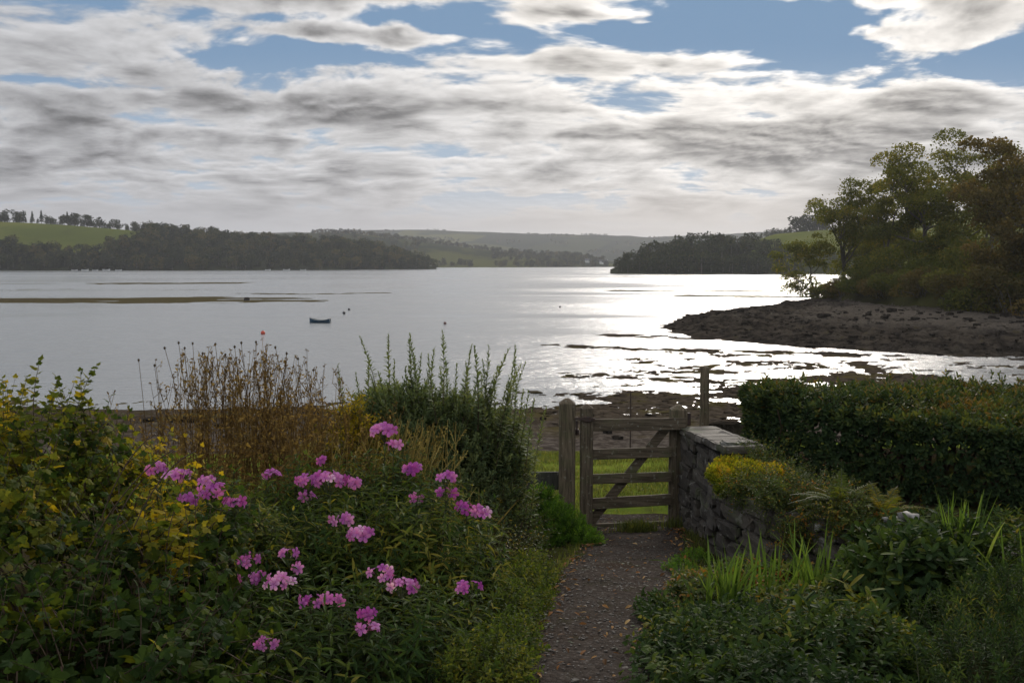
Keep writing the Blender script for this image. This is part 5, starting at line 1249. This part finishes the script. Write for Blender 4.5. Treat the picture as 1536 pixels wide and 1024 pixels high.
def buoy(px, py, rad, label, mat, name='mooring_buoy'):
    d = EYE * F / (py - 394) ; p = at(px, py, d); e = empty(name, (p[0], d, 0), label, 'buoy', 'mooring buoys on the water')
    m = MB(); a = np.arange(14) * math.pi / 7
    loft(m, [np.stack([np.cos(a) * math.sin(q) * rad, np.sin(a) * math.sin(q) * rad, np.full(14, rad * .55 - math.cos(q) * rad)], -1) for q in np.linspace(.12, math.pi - .12, 9)]); m.build('float', mat, e, smooth=True)
    m = MB(); q = np.linspace(0, 2 * math.pi, 11); m.tube(np.stack([np.cos(q) * rad * .22, 0 * q, rad * 1.62 + np.sin(q) * rad * .2], -1), rad * .06, 5); m.build('ring', M['iron'], e)
buoy(394.5, 501, .22, 'round red buoy left of the rowing boat', M['red'])
buoy(516, 470.5, .21, 'nearer of two small dark buoys behind the rowing boat', M['black'])
buoy(523.5, 465, .19, 'farther of two small dark buoys behind the rowing boat', M['black'])
buoy(667.5, 486, .18, 'dull reddish buoy above the tallest shoots of the evergreen', M['pink'])
buoy(840, 461, .17, 'small dark buoy alone in the middle of the water', M['black'])
# dark floating raft
d = EYE * F / (451 - 394); p = at(371, 450, d); e = empty('mooring_raft', (p[0], d, 0), 'dark low mooring raft heaped with weed, off the tip of the mud bank', 'raft')
m = MB(); T = box_T(1.1, .9, .35, .05); m.scatter(T, [(0, 0, .12)], EYE3); m.build('float', M['black'], e)
m = MB(); m.scatter(STN[1], [(-.1, 0, .45)], EYE3, np.array([[.75, .6, .4]])); m.scatter(STN[4], [(.25, 0, .4)], EYE3, np.array([[.4, .5, .3]])); m.build('weed_heap', M['mud'], e)
# boulders along the shores
RK = []
for i in range(6):
    m = MB(); m.scatter(STN[i], [(0, 0, 0)], EYE3); RK.append(m)
RO = {}
def rock(i, loc, s, rz, label, group, mat):
    if (i, mat) not in RO:
        o = RK[i].build('shore_rock', M[mat], smooth=False); tag(o, label, 'rock', group); RO[(i, mat)] = o
    else:
        o = RO[(i, mat)].copy(); COL.objects.link(o); o['label'] = label; o['group'] = group
    o.location = [float(v) for v in loc]; o.scale = [float(v) for v in s]; o.rotation_euler = (0, 0, rz); return o
r = np.random.RandomState(77)
for k in range(60):
    y = r.uniform(36, 46); x = r.uniform(-.42, .5) * y; s = abs(r.randn()) * .16 + .12
    rock(r.randint(6), (x, y, gz(x, y) + s * .1), (s * r.uniform(1, 1.8), s * 1.2, s * r.uniform(.5, 1.)), r.rand() * 6.28, 'dark weedy stone on the beach strip beyond the grass', 'stones on the near beach', 'shore')
for k in range(150):
    a = r.rand(); x = np.interp(a, [0, .5, 1], [17, 34, 52]) + r.uniform(0, 12); y = np.interp(a, [0, .5, 1], [106, 84, 74]) + r.uniform(0, 26); s = abs(r.randn()) * .22 + .16
    rock(r.randint(6), (x, y, gz(x, y) + s * .05), (s * r.uniform(1, 1.7), s * 1.3, s * r.uniform(.7, 1.1)), r.rand() * 6.28, 'dark boulder on the rocky shore below the bank trees', 'boulders on the rocky shore', 'shore')
p = at(1082, 655, 12.5); rock(2, (p[0], 12.5, gz(p[0], 12.5) + .25), (.5, .45, .75), .6, 'large grey boulder on the grass just behind the stone wall', 'boulder behind the wall', 'shore')
# cottages and boats under the left wood
M['white'] = plain_mat('white_wash', (.5, .5, .48), (.62, .62, .6), 2, .8, 0)
M['slate'] = plain_mat('slate_roof', (.05, .052, .06), (.09, .09, .1), 2, .7, 0)
M['glass'] = plain_mat('dark_window', (.02, .022, .025), (.03, .03, .035), 2, .2, 0)
def cottage(px, pos, t, L, W, H, rz, label):
    p = pos(px, t); e = empty('cottage', p, label, 'cottage', 'cottages on the far shores', rz)
    m = MB(); T = box_T(L, W, H + 1, .03); m.scatter(T, [(0, 0, H / 2 - .5)], EYE3); m.build('wall', M['white'], e)
    m = MB(); o_ = .3; g = H + W * .42
    m.add([(-L / 2 - o_, -W / 2 - o_, H - .1), (L / 2 + o_, -W / 2 - o_, H - .1), (L / 2 + o_, 0, g), (-L / 2 - o_, 0, g), (-L / 2 - o_, W / 2 + o_, H - .1), (L / 2 + o_, W / 2 + o_, H - .1)], [(0, 1, 2, 3), (3, 2, 5, 4), (0, 3, 4), (1, 5, 2), (0, 4, 5, 1)]); m.build('roof', M['slate'], e)
    m = MB(); T = box_T(.7, .7, 1.6, .03); m.scatter(T, [(L / 2 - .5, 0, g)], EYE3); m.build('chimney', M['white'], e)
    for k in (-.3, 0, .3): m = MB(); T = box_T(.9, .12, 1.1, .01); m.scatter(T, [(k * L, -W / 2 - .03, H * .6)], EYE3); m.build('window', M['glass'], e)
cottage(882, H2, .35, 11, 7, 4, .1, 'tiny white cottage on the middle hill shore, left of two')
cottage(905, H2, .30, 14, 7, 4, -.1, 'tiny long white cottage on the middle hill shore, nearest the headland')
for k, (px, L) in enumerate([(112, 5), (128, 6.5), (143, 5), (160, 7), (178, 5.5), (402, 5), (430, 6), (455, 5)]):
    boat(px, 405.6, 868 if px < 300 else 905, L, R(r.uniform(-25, 25)), 'tiny pale boat drawn up on the shore under the left wood', (M['white'], M['hull_in'], M['pale_trim']), 'pale boats under the left wood', 'moored_boat')
# ------------------------------------------------------------------ sky, sun, haze, camera
SUN_AZ, SUN_EL = R(14), R(22.5)
SUN_DIR = (math.sin(SUN_AZ) * math.cos(SUN_EL), math.cos(SUN_AZ) * math.cos(SUN_EL), math.sin(SUN_EL))
w = bpy.data.worlds.new('World'); SC.world = w; w.use_nodes = True
nt = w.node_tree; N = NT(nt); bg = nt.nodes['Background']
sky = N.new('ShaderNodeTexSky', sky_type='NISHITA', sun_disc=False, sun_elevation=SUN_EL, sun_rotation=SUN_AZ, air_density=1., dust_density=1.2, ozone_density=2.5)
tc = N.new('ShaderNodeTexCoord'); D = tc.outputs['Generated']
sp = N.new('ShaderNodeSeparateXYZ'); N.put(sp.inputs[0], D); x, y, z = sp.outputs
zc = N.m('ADD', N.m('MAXIMUM', z, 0.), .15)
cb = N.new('ShaderNodeCombineXYZ'); N.put(cb.inputs[0], N.m('DIVIDE', x, zc)); N.put(cb.inputs[1], N.m('DIVIDE', y, zc)); uv = cb.outputs[0]
def fb(vec, sc, det, ro, di=0.): return N.noise(vec, sc, det, ro, di, dim='2D')
wv = N.new('ShaderNodeVectorMath', operation='MULTIPLY_ADD'); N.put(wv.inputs[0], N.noise(uv, .9, 3, .5, out=1, dim='2D')); wv.inputs[1].default_value = (.4, .3, 0); N.put(wv.inputs[2], uv); uvw = wv.outputs[0]
def puff(vec, sc, det, sm=.5):
    n = N.new('ShaderNodeTexVoronoi', feature='SMOOTH_F1', voronoi_dimensions='2D', normalize=True); N.put(n.inputs['Vector'], vec); n.inputs['Scale'].default_value = sc
    n.inputs['Detail'].default_value = det; n.inputs['Roughness'].default_value = .55; n.inputs['Smoothness'].default_value = sm; n.inputs['Randomness'].default_value = 1.
    return N.m('SUBTRACT', 1., n.outputs[0])
def density(vec):
    a = fb(vec, .38, 3, .5); b = fb(vec, 1.1, 5, .55); c = puff(N.mapv(vec, (.75, 1.1, 1)), 2.6, 4., .35); d = fb(N.mapv(vec, (.8, 1.1, 1)), 5.5, 7, .62)
    return N.m('ADD', N.m('ADD', N.m('MULTIPLY', a, .55), N.m('MULTIPLY', b, .62)), N.m('ADD', N.m('MULTIPLY', c, .36), N.m('MULTIPLY', d, .16)))
uv1 = N.mapv(uvw, (2.0, 1.75, 1), (3.3, 1.7, 0))
d0 = density(uv1)
uv2 = N.mapv(uvw, (2.0, 1.75, 1), (3.3 + .02, 1.7 - .07, 0))
d1 = density(uv2)
ys = N.m('MAXIMUM', y, .05)
PX = N.m('MULTIPLY', N.m('DIVIDE', x, ys), F); PZ = N.m('MULTIPLY', N.m('DIVIDE', z, ys), F)
# uneven warp so that no cloud bank keeps a regular outline
wn = N.noise(uv, 1.6, 4, .6, out=1, dim='2D'); ws = N.new('ShaderNodeSeparateXYZ'); N.put(ws.inputs[0], wn)
PXw = N.m('ADD', PX, N.m('MULTIPLY', N.m('SUBTRACT', ws.outputs[0], .5), 420.)); PZw = N.m('ADD', PZ, N.m('MULTIPLY', N.m('SUBTRACT', ws.outputs[1], .5), 70.))
def blob(px, py, wx, wy, amp):
    a = N.m('DIVIDE', N.m('SUBTRACT', PXw, px - 768.), wx); b = N.m('DIVIDE', N.m('SUBTRACT', PZw, 394. - py), wy)
    g = N.m('EXPONENT', N.m('MULTIPLY', N.m('ADD', N.m('MULTIPLY', a, a), N.m('MULTIPLY', b, b)), -1.))
    return N.m('MULTIPLY', g, amp)
BL = [(60, 40, 270, 60, .34), (380, 82, 180, 22, -.24), (720, 22, 240, 26, -.24), (1100, 40, 220, 32, -.28), (1500, 100, 90, 28, -.2), (1430, 45, 150, 45, .30), (60, 132, 150, 12, -.14), (420, 170, 240, 22, .20), (330, 160, 120, 14, .08),
      (870, 98, 110, 14, .22), (1120, 203, 260, 15, .26), (600, 108, 150, 14, .10), (520, 5, 190, 18, .26), (640, 56, 130, 18, .36), (820, 25, 150, 16, .22), (1250, 15, 110, 16, .18), (880, 38, 100, 13, .28), (440, 42, 100, 10, .26), (1290, 48, 60, 12, .22), (250, 235, 320, 40, .10), (780, 240, 500, 14, .06), (200, 205, 130, 8, .16), (1400, 160, 120, 14, .2), (820, 165, 90, 10, .14), (480, 208, 60, 10, -.12), (560, 225, 90, 8, -.1)]
s = None
for b_ in BL: q = blob(*b_); s = q if s is None else N.m('ADD', s, q)
# cloud cover grows toward the horizon
low = N.smooth(PZ, 340., 250., 0., .22)
low = N.m('ADD', low, N.smooth(z, .17, .30, 0., .26))
t0 = N.m('ADD', N.m('ADD', d0, s), low)
t0 = N.m('SUBTRACT', t0, .125)
cov = N.smooth(t0, .85, .97)
thick = N.smooth(t0, .90, 1.22)
relief = N.m('MULTIPLY', N.m('SUBTRACT', d0, d1), 1.6)
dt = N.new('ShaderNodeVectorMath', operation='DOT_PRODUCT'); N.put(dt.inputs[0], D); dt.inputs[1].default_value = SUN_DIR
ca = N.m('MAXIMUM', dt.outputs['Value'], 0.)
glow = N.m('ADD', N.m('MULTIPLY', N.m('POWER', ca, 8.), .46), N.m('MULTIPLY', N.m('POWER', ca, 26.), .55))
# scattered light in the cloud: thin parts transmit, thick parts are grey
lum = N.m('MULTIPLY', N.m('MULTIPLY', N.smooth(z, .27, .6, .93, 1.75), N.m('ADD', N.smooth(thick, 0., 1., .60, .24), N.m('MINIMUM', N.m('MAXIMUM', relief, -.12), .24))), N.m('ADD', N.smooth(dt.outputs['Value'], .35, -.8, .60, 1.5), glow))  # unseen sky overhead and behind the camera brightened as added fill for the foreground
haze_l = N.smooth(PZ, 150., 45.)
hz = N.mix(N.smooth(glow, .05, .5), (.275, .273, .285), (.45, .405, .36))
tint = N.mix(N.m('MINIMUM', N.m('MULTIPLY', glow, 1.8), 1.), (.97, .98, 1.02), (1.05, 1.0, .94))
lc = N.new('ShaderNodeCombineColor'); [N.put(lc.inputs[i], lum) for i in range(3)]
cl = N.mix(1., lc.outputs[0], tint, 'MULTIPLY')
cl = N.mix(N.m('MULTIPLY', haze_l, .9), cl, hz)
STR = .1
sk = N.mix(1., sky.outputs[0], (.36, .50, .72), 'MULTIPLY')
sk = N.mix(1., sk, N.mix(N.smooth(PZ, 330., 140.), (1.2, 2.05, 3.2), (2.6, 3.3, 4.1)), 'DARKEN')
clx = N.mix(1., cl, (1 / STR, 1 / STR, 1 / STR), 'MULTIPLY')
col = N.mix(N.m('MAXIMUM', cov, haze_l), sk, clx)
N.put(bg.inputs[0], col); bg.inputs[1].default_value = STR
w.cycles.sampling_method = 'MANUAL'; w.cycles.sample_map_resolution = 1024

sl = bpy.data.lights.new('sun', 'SUN'); sl.energy = 1.9; sl.angle = R(10); sl.color = (1., .92, .82)
so = bpy.data.objects.new('sun', sl); COL.objects.link(so)
from mathutils import Vector
so.rotation_euler = Vector(SUN_DIR).to_track_quat('Z', 'Y').to_euler()

m = bpy.data.materials.new('haze'); m.use_nodes = True; nt = m.node_tree; nt.nodes.clear()
o_ = nt.nodes.new('ShaderNodeOutputMaterial'); pv = nt.nodes.new('ShaderNodeVolumePrincipled'); nt.links.new(pv.outputs[0], o_.inputs['Volume'])
pv.inputs['Color'].default_value = (.9, .93, 1., 1); pv.inputs['Density'].default_value = .00009; pv.inputs['Anisotropy'].default_value = .35
hm = MB(); hm.scatter(box_T(19000, 14000, 1, 0), [(0, 4000 + 900, 0)], EYE3); 
hz_o = hm.build('haze', m); V = hz_o.data.vertices
for v in V: v.co.z = -13.5 if v.co.z < 0 else 190.
tag(hz_o, 'thin blue grey haze over the estuary', None, None, 'stuff')

cam = bpy.data.cameras.new('camera'); cam.sensor_width = 36; cam.lens = F * 36 / 1536; cam.clip_start = .05; cam.clip_end = 30000
co = bpy.data.objects.new('camera', cam); COL.objects.link(co); co.location = (0, 0, EYE); co.rotation_euler = (math.pi / 2 - PITCH, 0, 0); SC.camera = co
vs = SC.view_settings; vs.view_transform = 'Standard'; vs.look = 'None'; vs.exposure = .56; vs.gamma = 1
SC.render.engine = 'CYCLES'; cy = SC.cycles
cy.max_bounces = 6; cy.diffuse_bounces = 3; cy.glossy_bounces = 3; cy.transmission_bounces = 3; cy.volume_bounces = 0; cy.transparent_max_bounces = 8
cy.use_denoising = True; cy.sample_clamp_indirect = 4
